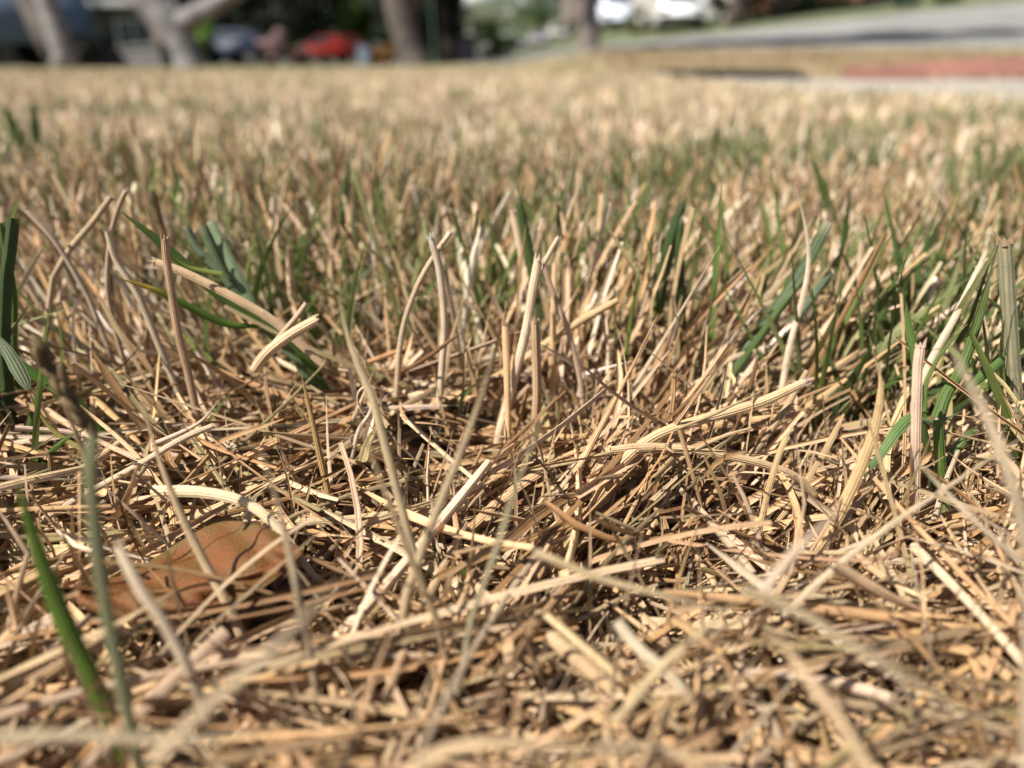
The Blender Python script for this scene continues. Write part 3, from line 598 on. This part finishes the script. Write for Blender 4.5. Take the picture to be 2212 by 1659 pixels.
    ('tan straw leaning right at the far left', dict(pts=[(115, 600), (150, 540), (200, 480), (240, 425)], wpx=14, Y=.12, shape='cut', col=(.60, .44, .28))),
    ('pale stub straw leaning left in the left middle', dict(pts=[(300, 640), (275, 600), (250, 560), (232, 500)], wpx=15, Y=.11, shape='cut', col=(.72, .56, .38))),
]:
    single('dry_stalk', lab, 'dry stalk', m_s, group=GS, **kw)

# frayed forks at some tips are small sub blades lying along them
# ------------------------------------------------------------------ the dark seed head at left
sh = empty('seed_head', at(190, 1010, .066, 0), 'dark brown dry seed head on a stalk, blurred at left', 'seed head')
ch(sh, 'stalk', m_straw, pts=[(200, 1090), (190, 1010), (150, 900), (100, 790)], wpx=16, Y=.066, shape='fine', col=(.42, .28, .16))
bm = bmesh.new()
for i in range(18):
    t = i / 17; c0 = at(90 + 105 * t, 760 + 170 * t, .066); c0 += Vector((random.uniform(-1, 1), random.uniform(-1, 1), random.uniform(-1, 1))) * .0006
    q = bmesh.ops.create_icosphere(bm, subdivisions=2, radius=.00055)
    mt = Matrix.Translation(c0) @ Matrix.Rotation(R(-25 + random.uniform(-25, 25)), 4, 'Y') @ Matrix.Diagonal((.8, .8, 2.1, 1))
    bmesh.ops.transform(bm, matrix=mt, verts=q['verts'])
bmesh.ops.translate(bm, vec=-sh.location, verts=bm.verts[:])
bobj('seed_husk', bm, plain('dark_husk', (.15, .10, .045), .8, .5, 900), sh, smooth=True)

# ------------------------------------------------------------------ the fallen leaf
def fallen_leaf():
    # outline in pixels; u along the midrib (tip at left), upper edge and lower edge
    up = [(128, 1270), (200, 1262), (290, 1232), (360, 1188), (420, 1150), (470, 1128), (520, 1125), (570, 1136), (620, 1165), (655, 1190)]
    mid = [(128, 1272), (210, 1278), (290, 1278), (360, 1276), (425, 1268), (475, 1258), (525, 1245), (570, 1232), (615, 1213), (655, 1192)]
    lo = [(128, 1274), (190, 1315), (270, 1342), (350, 1352), (420, 1340), (480, 1318), (535, 1290), (580, 1262), (620, 1230), (655, 1194)]
    up, mid, lo = [spline([(a, b, 0) for a, b in q], 44)[:, :2] for q in (up, mid, lo)]
    V, UV = [], []; NC = 25
    for i in range(44):
        t = i / 43; ym = .0625 + .004 * t
        for j in range(NC):
            s_ = j / (NC - 1) * 2 - 1
            if s_ < 0: q = mid[i] * (1 + s_) + up[i] * (-s_); y_ = ym + .010 * (-s_) ** 1.1 * math.sin(math.pi * min(1, t * 1.02)) ** .8
            else: q = mid[i] * (1 - s_) + lo[i] * s_; y_ = ym - .0028 * s_ * math.sin(math.pi * t)
            y_ += .0006 * math.sin(9 * t + 4 * s_) + .0004 * math.sin(23 * t - 7 * s_)
            V.append(list(at(q[0], q[1], y_))); UV.append((t, (s_ + 1) / 2))
    V = np.array(V); UV = np.array(UV); idx = np.arange(44 * NC).reshape(44, NC)
    Fq = np.stack([idx[:-1, :-1], idx[1:, :-1], idx[1:, 1:], idx[:-1, 1:]], -1).reshape(-1, 4)
    m, nt, p = M('fallen_leaf_skin')
    uv = nt.nodes.new('ShaderNodeUVMap'); sx = nt.nodes.new('ShaderNodeSeparateXYZ'); nt.links.new(uv.outputs[0], sx.inputs[0])
    tc = nt.nodes.new('ShaderNodeTexCoord')
    big = tex(nt, uv.outputs[0], 5, 4, .6); pores = tex(nt, tc.outputs['Object'], 3300, 3, .6)
    c = ramp(nt, big, .35, (.165, .048, .009), .66, (.10, .062, .013))
    edge = mth(nt, 'ABSOLUTE', mth(nt, 'SUBTRACT', sx.outputs[1], .5))                 # 0 at midrib, .5 at margin
    em = ramp(nt, mth(nt, 'ADD', edge, mth(nt, 'MULTIPLY', big, .25)), .50, (0, 0, 0), .66, (1, 1, 1))
    c = mixc(nt, mth(nt, 'MULTIPLY', em, .6), c, (.085, .10, .03))
    # side veins slanting away from the midrib
    vv = mth(nt, 'SUBTRACT', sx.outputs[0], mth(nt, 'MULTIPLY', edge, .45))
    wv = mth(nt, 'SINE', mth(nt, 'MULTIPLY_ADD', vv, 70.0, mth(nt, 'MULTIPLY', big, .8)))
    vein = ramp(nt, wv, .955, (0, 0, 0), .995, (1, 1, 1))
    c = mixc(nt, mth(nt, 'MULTIPLY', vein, .3), c, (.08, .035, .02))
    mr = ramp(nt, edge, .004, (1, 1, 1), .016, (0, 0, 0))
    c = mixc(nt, mth(nt, 'MULTIPLY', mr, .7), c, (.30, .16, .05))
    c = mixc(nt, ramp(nt, pores, .40, (.55, .55, .55), .6, (0, 0, 0)), c, (.13, .05, .02))
    nt.links.new(c, p.inputs['Base Color']); p.inputs['Roughness'].default_value = .45; p.inputs['Specular IOR Level'].default_value = .3
    b = nt.nodes.new('ShaderNodeBump'); b.inputs['Distance'].default_value = .0004; b.inputs['Strength'].default_value = .8
    nt.links.new(mth(nt, 'ADD', pores, mth(nt, 'MULTIPLY', mr, 1.0)), b.inputs['Height']); nt.links.new(b.outputs[0], p.inputs['Normal'])
    o0 = V[0].copy(); lf = link('fallen_leaf', arr_mesh('fallen_leaf', V - o0, Fq, UV), m); lf.location = o0
    tag(lf, 'orange-brown fallen tree leaf with green edges lying in the straw', 'leaf')
    md = lf.modifiers.new('thickness', 'SOLIDIFY'); md.thickness = .00025; md.offset = 0
    md = lf.modifiers.new('smooth', 'SUBSURF'); md.levels = 1; md.render_levels = 1
fallen_leaf()

# ------------------------------------------------------------------ beyond the lawn: trees, cars, houses
def leaves(center, rad, n, size, cl=40, low=-1.):
    """leaf-sized quads gathered in clumps through an uneven crown"""
    k = cl; u = nrm(rng.normal(size=(k, 3))) * (rng.uniform(.25, 1, (k, 1)) ** .5)
    u[:, 2] = np.maximum(u[:, 2], low)
    cc = np.array(center) + u * np.array(rad)
    cr = rng.uniform(.18, .36, k) * float(np.mean(rad))
    i = rng.integers(0, k, n); P = cc[i] + nrm(rng.normal(size=(n, 3))) * (rng.uniform(0, 1, (n, 1)) ** .45) * cr[i][:, None] * [1, 1, .75]
    a = nrm(rng.normal(size=(n, 3)) + [0, 0, .8]); b = nrm(np.cross(a, rng.normal(size=(n, 3)))); c_ = np.cross(a, b)
    s_ = size * rng.uniform(.6, 1.3, (n, 1))
    V = np.stack([P - b * s_, P - c_ * s_ * .45, P + b * s_, P + c_ * s_ * .45], 1).reshape(-1, 3)
    return V, np.arange(4 * n).reshape(-1, 4)
ML = {'dark': leaf_mat('dark_evergreen_leaf', (.006, .011, .004), (.018, .030, .008)), 'mid': leaf_mat('mid_green_leaf', (.04, .09, .015), (.10, .17, .03)),
      'bright': leaf_mat('bright_green_leaf', (.10, .20, .02), (.17, .28, .04)), 'pink': leaf_mat('pink_flower', (.42, .24, .27), (.60, .42, .42)),
      'olive': leaf_mat('olive_leaf', (.07, .09, .03), (.15, .15, .05)), 'teal': leaf_mat('blue_green_leaf', (.02, .07, .05), (.05, .12, .09)), 'orange': leaf_mat('orange_flower', (.45, .16, .04), (.5, .25, .07))}
def crown(par, name, c0, rad, n, size, mat, cl=40, low=-1.):
    V, Fq = leaves(c0, rad, n, size, cl, low)
    return link(name, arr_mesh(name, V, Fq, smooth=False), ML[mat], par)
def tree(px, Y, label, trunk_pts, radii, bark, crowns, limbs=(), group='street trees beyond the lawn', cat='tree'):
    """trunk_pts pixels (px,py) of the stem at distance Y, then real heights above"""
    b = at(px, 145, Y); b.z = gzf(b.x, b.y)
    t = empty('tree', b, label, cat, group)
    bm = bmesh.new()
    tube_mesh(bm, [Vector(p) - b for p in trunk_pts], radii, 14)
    bobj('trunk', bm, bark, t, smooth=True)
    for pts, rr, *bk in limbs:
        bm = bmesh.new(); tube_mesh(bm, [Vector(p) - b for p in pts], rr, 10); bobj('limb', bm, bk[0] if bk else bark, t, smooth=True)
    for (c0, rad, n, size, mat, cl) in crowns: crown(t, 'crown', Vector(c0), rad, n, size, mat, cl)
    return t
A = at
# tree 1: two leaning stems at left, shade painted into the darker one's bark
Y = 8.6
tree(118, Y, 'pale-barked tree at far left beside the parked vehicle, its stem leaning left',
     [A(140, 150, Y), A(140, 115, Y), A(122, 70, Y), A(100, 0, Y), A(60, -130, Y), A(30, -330, Y)], [.15, .12, .11, .10, .09, .06], m_bark,
     [((-.5, 4.2, 5.0), (3.2, 2.6, 1.7), 6000, .11, 'mid', 50)], [([A(135, 130, Y + .1), A(95, 60, Y + .25), A(66, 0, Y + .3), A(20, -120, Y + .5), A(-60, -330, Y + .6)], [.17, .15, .13, .10, .05], m_bark_shade)])
# tree 2: forked
Y = 9.0
tree(410, Y, 'pale forked tree trunk standing in the lawn at left',
     [A(412, 165, Y), A(408, 140, Y), A(398, 105, Y), A(372, 62, Y), A(345, 30, Y), A(316, 0, Y), A(250, -70, Y), A(200, -220, Y), A(190, -400, Y)], [.21, .15, .14, .165, .17, .16, .14, .11, .07], m_bark,
     [((-1.2, 4.0, 5.2), (3.4, 3.0, 1.8), 7000, .11, 'mid', 60)], [([A(372, 62, Y), A(420, 32, Y), A(480, 2, Y), A(560, -50, Y), A(620, -200, Y)], [.13, .105, .09, .08, .05])])
# tree 3, its shade put into the bark colour
Y = 9.6
tree(890, Y, 'grey leaning tree trunk standing left of the dark evergreen',
     [A(902, 162, Y), A(896, 135, Y), A(882, 95, Y), A(870, 50, Y), A(860, 0, Y), A(850, -100, Y), A(870, -300, Y)], [.24, .17, .16, .165, .17, .15, .10], m_bark_shade,
     [((-.1, 3.0, 4.8), (3.2, 2.8, 1.7), 6500, .11, 'mid', 55)], [([A(866, 20, Y), A(820, -60, Y), A(760, -200, Y)], [.12, .09, .05]), ([A(866, 20, Y), A(930, -60, Y), A(1010, -200, Y)], [.12, .09, .05])])
# tree 4
Y = 11.2
tree(1272, Y, 'straight brown-grey tree trunk standing alone by the road in the middle',
     [A(1272, 150, Y), A(1272, 125, Y), A(1273, 60, Y), A(1270, 0, Y), A(1268, -150, Y), A(1280, -350, Y)], [.19, .145, .135, .135, .125, .08], m_bark4,
     [((.1, .3, 4.7), (3.6, 2.8, 1.5), 15000, .12, 'mid', 100)], [([A(1270, -60, Y), A(1190, -160, Y), A(1100, -280, Y)], [.10, .08, .05]), ([A(1270, -60, Y), A(1350, -160, Y), A(1450, -260, Y)], [.10, .08, .05])])
# dark evergreen
Y = 12.5
b = at(975, 145, Y)
tree(975, Y, 'dark evergreen tree with foliage down to the ground, left of the open sky', [A(975, 160, Y), A(972, 60, Y), A(968, -100, Y), A(965, -500, Y)], [.16, .14, .12, .05], m_bark2,
     [((-.02, 0, .75), (.30, .3, .62), 2600, .05, 'dark', 22), ((-.1, .1, 2.4), (.42, .5, 1.3), 3200, .07, 'dark', 30)])
# slim pale green stake and black bin
bm = bmesh.new(); p0 = A(941, 150, 11.5); p1 = A(935, 20, 11.5); tube_mesh(bm, [Vector((0, 0, -.05)), Vector((-.03, 0, p1.z - gzf(p0.x, p0.y))), Vector((-.035, 0, 1.6))], [.007, .006, .006], 8)
box(bm, -.06, .06, -.05, .05, -.02, .02)
o = bobj('garden_stake', bm, plain('pale_green_paint', (.20, .30, .23), .5, .1)); o.location = (p0.x, p0.y, gzf(p0.x, p0.y)); tag(o, 'thin pale green metal stake standing in front of the dark evergreen', 'stake')

def wheelie(px, Y, hgt, wid, col, label, rz=0.):
    p0 = at(px, 145, Y); e = empty('wheelie_bin', (p0.x, p0.y, gzf(p0.x, p0.y)), label, 'bin', None, rz)
    m = plain('bin_plastic', col, .5, .1)
    bm = bmesh.new(); q = bmesh.ops.create_cube(bm, size=1)
    for v in bm.verts:
        k = .5 if v.co.z > 0 else .40
        v.co = Vector((math.copysign(wid * k, v.co.x), math.copysign(wid * k, v.co.y), hgt * .9 if v.co.z > 0 else .05))
    bobj('bin_body', bm, m, e, .02)
    bm = bmesh.new(); prism(bm, [(-wid * .54, hgt * .905), (wid * .54, hgt * .905), (wid * .5, hgt * .96), (0, hgt), (-wid * .5, hgt * .96)], -wid * .56, wid * .54); bobj('lid', bm, m, e, .01)
    for s_ in (-1, 1):
        bm = bmesh.new(); tube_mesh(bm, [Vector((s_ * wid * .36, wid * .42, .08)), Vector((s_ * wid * .46, wid * .42, .08))], [.08, .08], 14); bobj('wheel', bm, m_tyre, e)
    bm = bmesh.new(); tube_mesh(bm, [Vector((-wid * .4, wid * .58, hgt * .88)), Vector((wid * .4, wid * .58, hgt * .88))], [.018, .018], 8); bobj('handle', bm, m_black, e)
wheelie(1009, 12.0, .40, .30, (.012, .012, .018), 'low black bin at the foot of the dark evergreen')
wheelie(788, 34, .8, .5, (.25, .28, .36), 'grey-blue bin standing right of the red car')

def car(px, Y, rz, col, label, kind='car', dz=0., scale=1., group='vehicles parked beyond the lawn', base_py=145):
    p0 = at(px, base_py, Y)
    e = empty('parked_' + ('van' if kind == 'van' else 'car'), (p0.x, p0.y, gzf(p0.x, p0.y) + dz), label, 'van' if kind == 'van' else 'car', group, rz); e.scale = (scale,) * 3
    paint = plain('car_paint', col, .5, .03, 1, .2)
    if kind == 'van':
        L, Wd = 4.9, 1.9
        prof = [(-2.4, .38), (-2.42, 1.15), (-2.38, 1.95), (-2.2, 2.05), (1.15, 2.05), (1.45, 1.95), (1.95, 1.25), (2.4, 1.05), (2.48, .6), (2.42, .36)]
        win = [(-.1, 1.25), (-.1, 1.82), (1.18, 1.82), (1.72, 1.25)]; ws = [(1.99, 1.27), (1.50, 1.93)]; rw = [(-2.435, 1.3), (-2.40, 1.85)]
    else:
        L, Wd = 4.4, 1.8
        prof = [(-2.15, .36), (-2.2, .75), (-2.1, .98), (-1.75, 1.05), (-1.25, 1.42), (-.9, 1.47), (.35, 1.47), (.6, 1.42), (1.2, .98), (2.0, .82), (2.18, .6), (2.15, .34)]
        win = [(-1.55, 1.0), (-1.15, 1.36), (.45, 1.38), (.98, 1.0)]; ws = [(1.16, 1.02), (.64, 1.40)]; rw = [(-1.72, 1.09), (-1.28, 1.41)]
    bm = bmesh.new(); prism(bm, prof, -Wd / 2, Wd / 2)
    for v in bm.verts:
        if v.co.z > 1.02: v.co.y *= .86
    bobj('body', bm, paint, e, .05, True, 3)
    for s_ in (-1, 1):
        bm = bmesh.new(); prism(bm, win, s_ * (Wd * .445) - .02, s_ * (Wd * .445) + .03)
        for v in bm.verts:
            if v.co.z > 1.2: v.co.y *= .98
        bobj('side_window', bm, m_glass, e, .01)
    for nm, q in (('windscreen', ws), ('rear_window', rw)):
        (xa, za), (xb, zb) = q; sg = 1 if xa > 0 else -1
        bm = bmesh.new()
        prism(bm, [(xa - .02 * sg, za), (xa + .015 * sg, za + .01), (xb + .025 * sg, zb), (xb - .02 * sg, zb)], -Wd * .37, Wd * .37); bobj(nm, bm, m_glass, e)
    for x_ in (-1.35, 1.38):
        for s_ in (-1, 1):
            bm = bmesh.new(); tube_mesh(bm, [Vector((x_, s_ * (Wd / 2 - .2), .33)), Vector((x_, s_ * (Wd / 2 - .02), .33)), Vector((x_, s_ * (Wd / 2 + .015), .33))], [.33, .33, .29], 24)
            wh = bobj('wheel', bm, m_tyre, e, smooth=False)
            bm = bmesh.new(); tube_mesh(bm, [Vector((x_, s_ * (Wd / 2 - .05), .33)), Vector((x_, s_ * (Wd / 2 + .03), .33))], [.20, .18], 20); bobj('rim', bm, m_rim, wh)
    fx = prof[-2][0]; bx = prof[1][0]
    for s_ in (-1, 1):
        bm = bmesh.new(); box(bm, fx - .12, fx + .02, s_ * Wd * .38 - .16, s_ * Wd * .38 + .16, .62, .76); bobj('headlight', bm, m_lamp, e, .02)
        bm = bmesh.new(); box(bm, bx - .02, bx + .1, s_ * Wd * .40 - .12, s_ * Wd * .40 + .12, .72, .90); bobj('tail_light', bm, m_tail, e, .02)
    for nm, a_, b_ in (('front_bumper', fx - .1, fx + .05), ('rear_bumper', bx - .06, bx + .1)):
        bm = bmesh.new(); box(bm, a_, b_, -Wd * .46, Wd * .46, .32, .52); bobj(nm, bm, m_black, e, .02)
    return e
car(-165, 13.2, R(0), (.16, .20, .28), 'slate-blue van parked at the left edge of the photo', 'van')
car(724, 39, R(235), (.22, .018, .012), 'red car parked in front of the sunlit green bush', 'car', scale=.88)
car(505, 37, R(168), (.012, .02, .05), 'dark blue car parked low in the shade, left of the pink bushes')
for i, (px, Y_, c_, l_) in enumerate([(1082, 66, (0.31, 0.29, 0.27), 'cream car, leftmost of the distant cars left of the lone trunk'), (1118, 70, (0.21, 0.21, 0.23), 'grey car, second from left of the distant parked cars'),
                                      (1163, 64, (0.28, 0.26, 0.28), 'pale lilac car, third from left of the distant parked cars'), (1203, 62, (0.35, 0.33, 0.32), 'off-white car nearest the lone trunk among the distant cars')]):
    car(px, Y_, R(-90 + (i * 7 - 10)), c_, l_, scale=.8)
car(1318, 44, R(-84), (.68, .74, .85), 'pale blue-white van parked right of the lone trunk', 'van', base_py=65)
car(1462, 29, R(-100), (.84, .85, .86), 'bright white car parked on the far side of the road', 'car', scale=.82)

def house(px, Y, wd, dp, hh, wall, roof, label, rz=0., garage=None, wins=(), door=None, porch=None, roofh=1.6):
    p0 = at(px, 145, Y); z0 = gzf(p0.x, Y)
    e = empty('house', (p0.x, Y, z0 - .15), label, 'house', 'houses across the street', rz)
    mw = plain('house_wall', wall, .85, .08, 2); mr = plain('house_roof', roof, .9, .25, 4)
    bm = bmesh.new(); box(bm, -wd / 2, wd / 2, 0, dp, 0, hh); bobj('wall', bm, mw, e)
    bm = bmesh.new(); o_ = .6
    prism(bm, [(-wd / 2 - o_, hh + .003), (wd / 2 + o_, hh + .003), (wd / 2 + o_, hh + .18), (0, hh + roofh), (-wd / 2 - o_, hh + .18)], -.7, dp + .5); bobj('roof', bm, mr, e)
    bm = bmesh.new(); box(bm, -wd / 2 - o_ - .02, wd / 2 + o_ + .02, -.76, -.705, hh - .06, hh + .20); bobj('fascia', bm, m_trim, e)
    if garage:
        a_, b_, h_ = garage
        bm = bmesh.new(); box(bm, a_, b_, -.05, -.003, .16, h_); g_ = bobj('garage_door', bm, m_trim, e)
        bm = bmesh.new()
        for k in range(1, 4): box(bm, a_ + .03, b_ - .03, -.065, -.053, .16 + (h_ - .16) * k / 4 - .015, .16 + (h_ - .16) * k / 4 + .015)
        bobj('panel_groove', bm, plain('groove_grey', (.4, .4, .39)), g_)
    for (a_, z_, w_, h_) in wins:
        bm = bmesh.new()
        for q in ((a_ - .06, a_, z_ - .06, z_ + h_ + .06), (a_ + w_, a_ + w_ + .06, z_ - .06, z_ + h_ + .06), (a_, a_ + w_, z_ - .06, z_), (a_, a_ + w_, z_ + h_, z_ + h_ + .06), (a_ + w_ / 2 - .02, a_ + w_ / 2 + .02, z_, z_ + h_)):
            box(bm, q[0], q[1], -.06, -.003, q[2], q[3])
        wf = bobj('window', bm, m_trim, e)
        bm = bmesh.new(); box(bm, a_ + .001, a_ + w_ - .001, -.03, -.004, z_ + .001, z_ + h_ - .001); bobj('pane', bm, m_wglass, wf)
    if door:
        bm = bmesh.new(); box(bm, door, door + .95, -.05, -.003, .15, 2.2); d_ = bobj('door', bm, plain('door_brown', (.12, .06, .03)), e)
        bm = bmesh.new(); tube_mesh(bm, [Vector((door + .85, -.05, 1.1)), Vector((door + .85, -.12, 1.1))], [.03, .035], 8); bobj('handle', bm, m_rim, d_)
    if porch:
        for x_ in porch:
            bm = bmesh.new(); box(bm, x_ - .13, x_ + .13, -.68, -.42, 0, hh - .065); bobj('porch_post', bm, plain('porch_post', (.45, .33, .25)), e)
    return e
house(95, 34, 9.6, 7, 2.45, (.09, .075, .065), (.05, .045, .04), 'dark brown single-storey house in tree shade at left, with pale fascia', rz=R(18), wins=[(3.0, .9, 1.2, 1.0), (-3.6, .9, 1.2, 1.0)], door=.4, porch=[1.6, 4.5], roofh=1.6)
house(1365, 58, 9, 8, 2.9, (.25, .20, .17), (.30, .13, .09), 'far house with a reddish-brown roof right of the lone trunk', wins=[(-3, 1, 1.4, 1.2), (1.5, 1, 1.4, 1.2)], door=-.4, roofh=1.9)
house(1545, 33, 5.0, 7, 2.8, (.50, .48, .45), (.10, .09, .08), 'pale house with a white garage door beside the bright white car', garage=(-.9, .8, 2.5), wins=[(-2.2, 1.1, .9, 1.1), (1.3, 1.1, .8, 1.1)])
house(1735, 32, 5.0, 7, 2.8, (.40, .19, .10), (.08, .06, .05), 'orange-brown brick house beyond the road', wins=[(-2.0, 1.1, 1.0, 1.2), (1.0, 1.1, 1.1, 1.2)], door=-.5)
house(2090, 33, 6.5, 7, 2.8, (.62, .60, .58), (.07, .05, .045), 'white house at the upper right corner beyond the road', wins=[(-.2, 1.1, 1.1, 1.2)], garage=(1.2, 3.0, 2.4), door=-1.8)

def shrub(px, Y, rad, n, size, mat, label, cl=20, zc=None, cat='shrub', extra=None, group='shrubs beyond the lawn', name='shrub'):
    p0 = at(px, 145, Y); e = empty(name, (p0.x, Y, gzf(p0.x, Y)), label, cat, group)
    zc = rad[2] * .85 if zc is None else zc
    crown(e, 'foliage', (0, 0, zc), rad, n, size, mat, cl, low=-.8)
    bm = bmesh.new()
    for k in range(4):
        a_ = k * 1.6 + .4; tube_mesh(bm, [Vector((0, 0, -.05)), Vector((math.cos(a_) * rad[0] * .2, math.sin(a_) * rad[1] * .2, zc * .5)), Vector((math.cos(a_) * rad[0] * .5, math.sin(a_) * rad[1] * .5, zc))], [.04, .03, .012], 6)
    bobj('stems', bm, m_bark2, e)
    if extra: crown(e, 'blossom', (0, -.1, zc * 1.08), [r * 1.04 for r in rad], extra[1], extra[2], extra[0], cl)
    return e
shrub(232, 16.5, (.42, .35, .26), 1500, .05, 'dark', 'small dark shrub in front of the brown house', 14, zc=.55)
shrub(446, 26, (.40, .4, .75), 1500, .08, 'bright', 'narrow bright green shrub just right of the forked trunk', 16, zc=.95)
shrub(598, 27, (.48, .45, .48), 700, .06, 'olive', 'larger bush of pale pink flowers left of the red car', 16, zc=.60, extra=('pink', 1300, .07))
shrub(652, 27.5, (.32, .3, .28), 400, .06, 'olive', 'smaller bush of mauve pink flowers next to the red car', 12, zc=.38, extra=('pink', 700, .06))
shrub(745, 50, (2.5, 1.5, 1.7), 5000, .12, 'bright', 'large sunlit green bush behind the red car', 36, zc=2.0)
shrub(838, 30, (.42, .35, .33), 500, .06, 'olive', 'orange flowering bush left of the leaning grey trunk', 12, zc=.45, extra=('orange', 700, .06))
shrub(1050, 50, (2.0, 1.2, 1.1), 3500, .12, 'bright', 'green bush below the open sky gap', 30, zc=1.1)
shrub(1385, 34, (1.0, .8, .45), 1500, .09, 'olive', 'low olive bush between the pale van and the bright white car', 16)
shrub(1500, 31.5, (1.6, .4, .10), 900, .07, 'mid', 'low green ground hedge behind the bright white car', 20)
shrub(1640, 30.5, (2.4, .5, .35), 2400, .08, 'dark', 'dark low hedge below the brick house', 20)
shrub(1745, 29, (1.9, .5, .22), 1500, .07, 'mid', 'strip of green ground hedge beyond the road', 20)
shrub(1925, 25.5, (.42, .4, .38), 1500, .06, 'teal', 'rounded blue-green bush beyond the road at right', 14)
shrub(2018, 25.5, (.52, .45, .50), 1800, .06, 'mid', 'leafy green bush right of the blue-green one', 16)
# tall background trees
def bgtree(px, Y, hgt, rx, mat, label, n=6000, bark=m_bark2, z0=.2, r=.22, size=.16, cl=60, group='trees beyond the street'):
    p0 = at(px, 145, Y); z = gzf(p0.x, Y); e = empty('tree', (p0.x, Y, z), label, 'tree', group)
    bm = bmesh.new(); tube_mesh(bm, [Vector((0, 0, -.1)), Vector((.05, 0, .6)), Vector((-.05, .1, hgt * .4)), Vector((.1, 0, hgt * .75))], [r * 1.3, r, r * .8, r * .4], 12); bobj('trunk', bm, bark, e, smooth=True)
    crown(e, 'crown', (0, 0, z0 + (hgt - z0) / 2), (rx, rx * .8, (hgt - z0) / 2), n, size, mat, cl)
    return e
bgtree(520, 46, 9, 4.0, 'dark', 'dark evergreen behind the dark blue car', 15000, cl=140, z0=.1)
bgtree(640, 42, 9, 3.2, 'dark', 'black-green evergreen behind the pink bushes', 15000, cl=140, z0=.1)
bgtree(440, 50, 3.6, 1.5, 'mid', 'mid-green tree seen behind the fork of the left trunk', 6000, z0=.5)
bgtree(800, 52, 9, 3.6, 'mid', 'mid-green tree behind the sunlit bush', 13000, cl=130, z0=.1)
bgtree(900, 48, 9, 2.8, 'dark', 'dark tree behind the leaning grey trunk', 13000, cl=130, z0=.1)
bgtree(950, 54, 9, 1.3, 'mid', 'slender mid-green tree just left of the open sky gap', 8000, cl=100, z0=.1)
bgtree(505, 58, 10, 2.6, 'dark', 'far dark tree behind the narrow bright shrub', 12000, cl=130, z0=.1)
bgtree(285, 44, 9, 2.1, 'dark', 'dark tree between the brown house and the forked trunk', 10000, cl=120, z0=.1)
bgtree(250, 40, 8, 5.0, 'dark', 'dark tree filling the gap above the brown house', 6000)
bgtree(20, 36, 9, 5.5, 'dark', 'dark tree behind the slate-blue van', 7000)
bgtree(1175, 85, 9, 4.6, 'mid', 'green tree right of the open sky above the distant cars', 7000, z0=.2)
bgtree(1240, 78, 10, 4.0, 'dark', 'dark tree behind the lone trunk', 6000, z0=2.2)
bgtree(1420, 64, 11, 4.5, 'dark', 'dark tree rising behind the bright white car', 6000, z0=2.0)
bgtree(1578, 27, 8, 2.6, 'dark', 'dark-trunked tree in front of the pale house', 4500, z0=2.4, r=.27)
bgtree(1664, 28, 8, 2.4, 'dark', 'dark-trunked tree left of the brick house', 4500, z0=2.4, r=.2)
bgtree(1800, 36, 8, 3.0, 'olive', 'olive tree right of the brick house', 5000, z0=.4)
bgtree(1965, 40, 9, 3.6, 'mid', 'green tree behind the two bushes at right', 6000, z0=.2)
bgtree(2200, 38, 9, 3.0, 'dark', 'dark tree behind the white house corner', 4500, z0=.3)
# low grey garden wall before the brown house
a_ = at(140, 140, 14.5); b_ = at(350, 140, 13.2)
e = empty('garden_wall', (a_.x, a_.y, 0), 'low grey garden wall below the brown house at left', 'wall'); L = (b_ - a_).xy.length; e.rotation_euler.z = math.atan2(b_.y - a_.y, b_.x - a_.x)
bm = bmesh.new(); prism(bm, [(0, -.05), (L, -.05), (L, .34), (L * .5, .30), (0, .24)], 0, .2); bobj('wall_face', bm, plain('grey_render', (.13, .125, .12), .9, .15, 3), e)
bm = bmesh.new(); prism(bm, [(-.02, .243), (L * .5, .303), (L + .02, .343), (L + .02, .385), (L * .5, .345), (-.02, .285)], -.03, .23); bobj('coping', bm, plain('grey_coping', (.15, .145, .14), .9, .1, 3), e)
# near-black box and bars stand in for the shadow under the verge edge
e = empty('verge_shade', (1.06, 4.25, gzf(1.06, 4.25)), 'dark box standing in for the shadow between pavement and dry verge', 'painted shade')
bm = bmesh.new(); box(bm, -.32, .34, -.35, .35, -.03, .025); bobj('shade_box', bm, plain('shade_black', (.012, .016, .02), .6), e)
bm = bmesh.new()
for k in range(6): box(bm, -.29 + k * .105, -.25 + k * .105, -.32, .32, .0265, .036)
bobj('shade_bars', bm, plain('shade_bar_black', (.03, .035, .04), .6, .2), e)
# cumulus far beyond, low in the sky
bm = bmesh.new()
for k in range(46):
    a_ = random.uniform(-1, 1); q = bmesh.ops.create_icosphere(bm, subdivisions=3, radius=1)
    rr = random.uniform(14, 30) * (1.25 - abs(a_) * .6)
    bmesh.ops.transform(bm, matrix=Matrix.Translation((a_ * 95, random.uniform(-20, 30), random.uniform(0, 42) * (1.1 - abs(a_)))) @ Matrix.Diagonal((rr * 1.2, rr, rr * .8, 1)), verts=q['verts'])
m_cl = plain('cloud_white', (.86, .87, .88), 1, .03, .02, 0)
cl = bobj('cloud', bm, m_cl, smooth=True); cl.location = (-40, 900, 52); tag(cl, kind='structure')
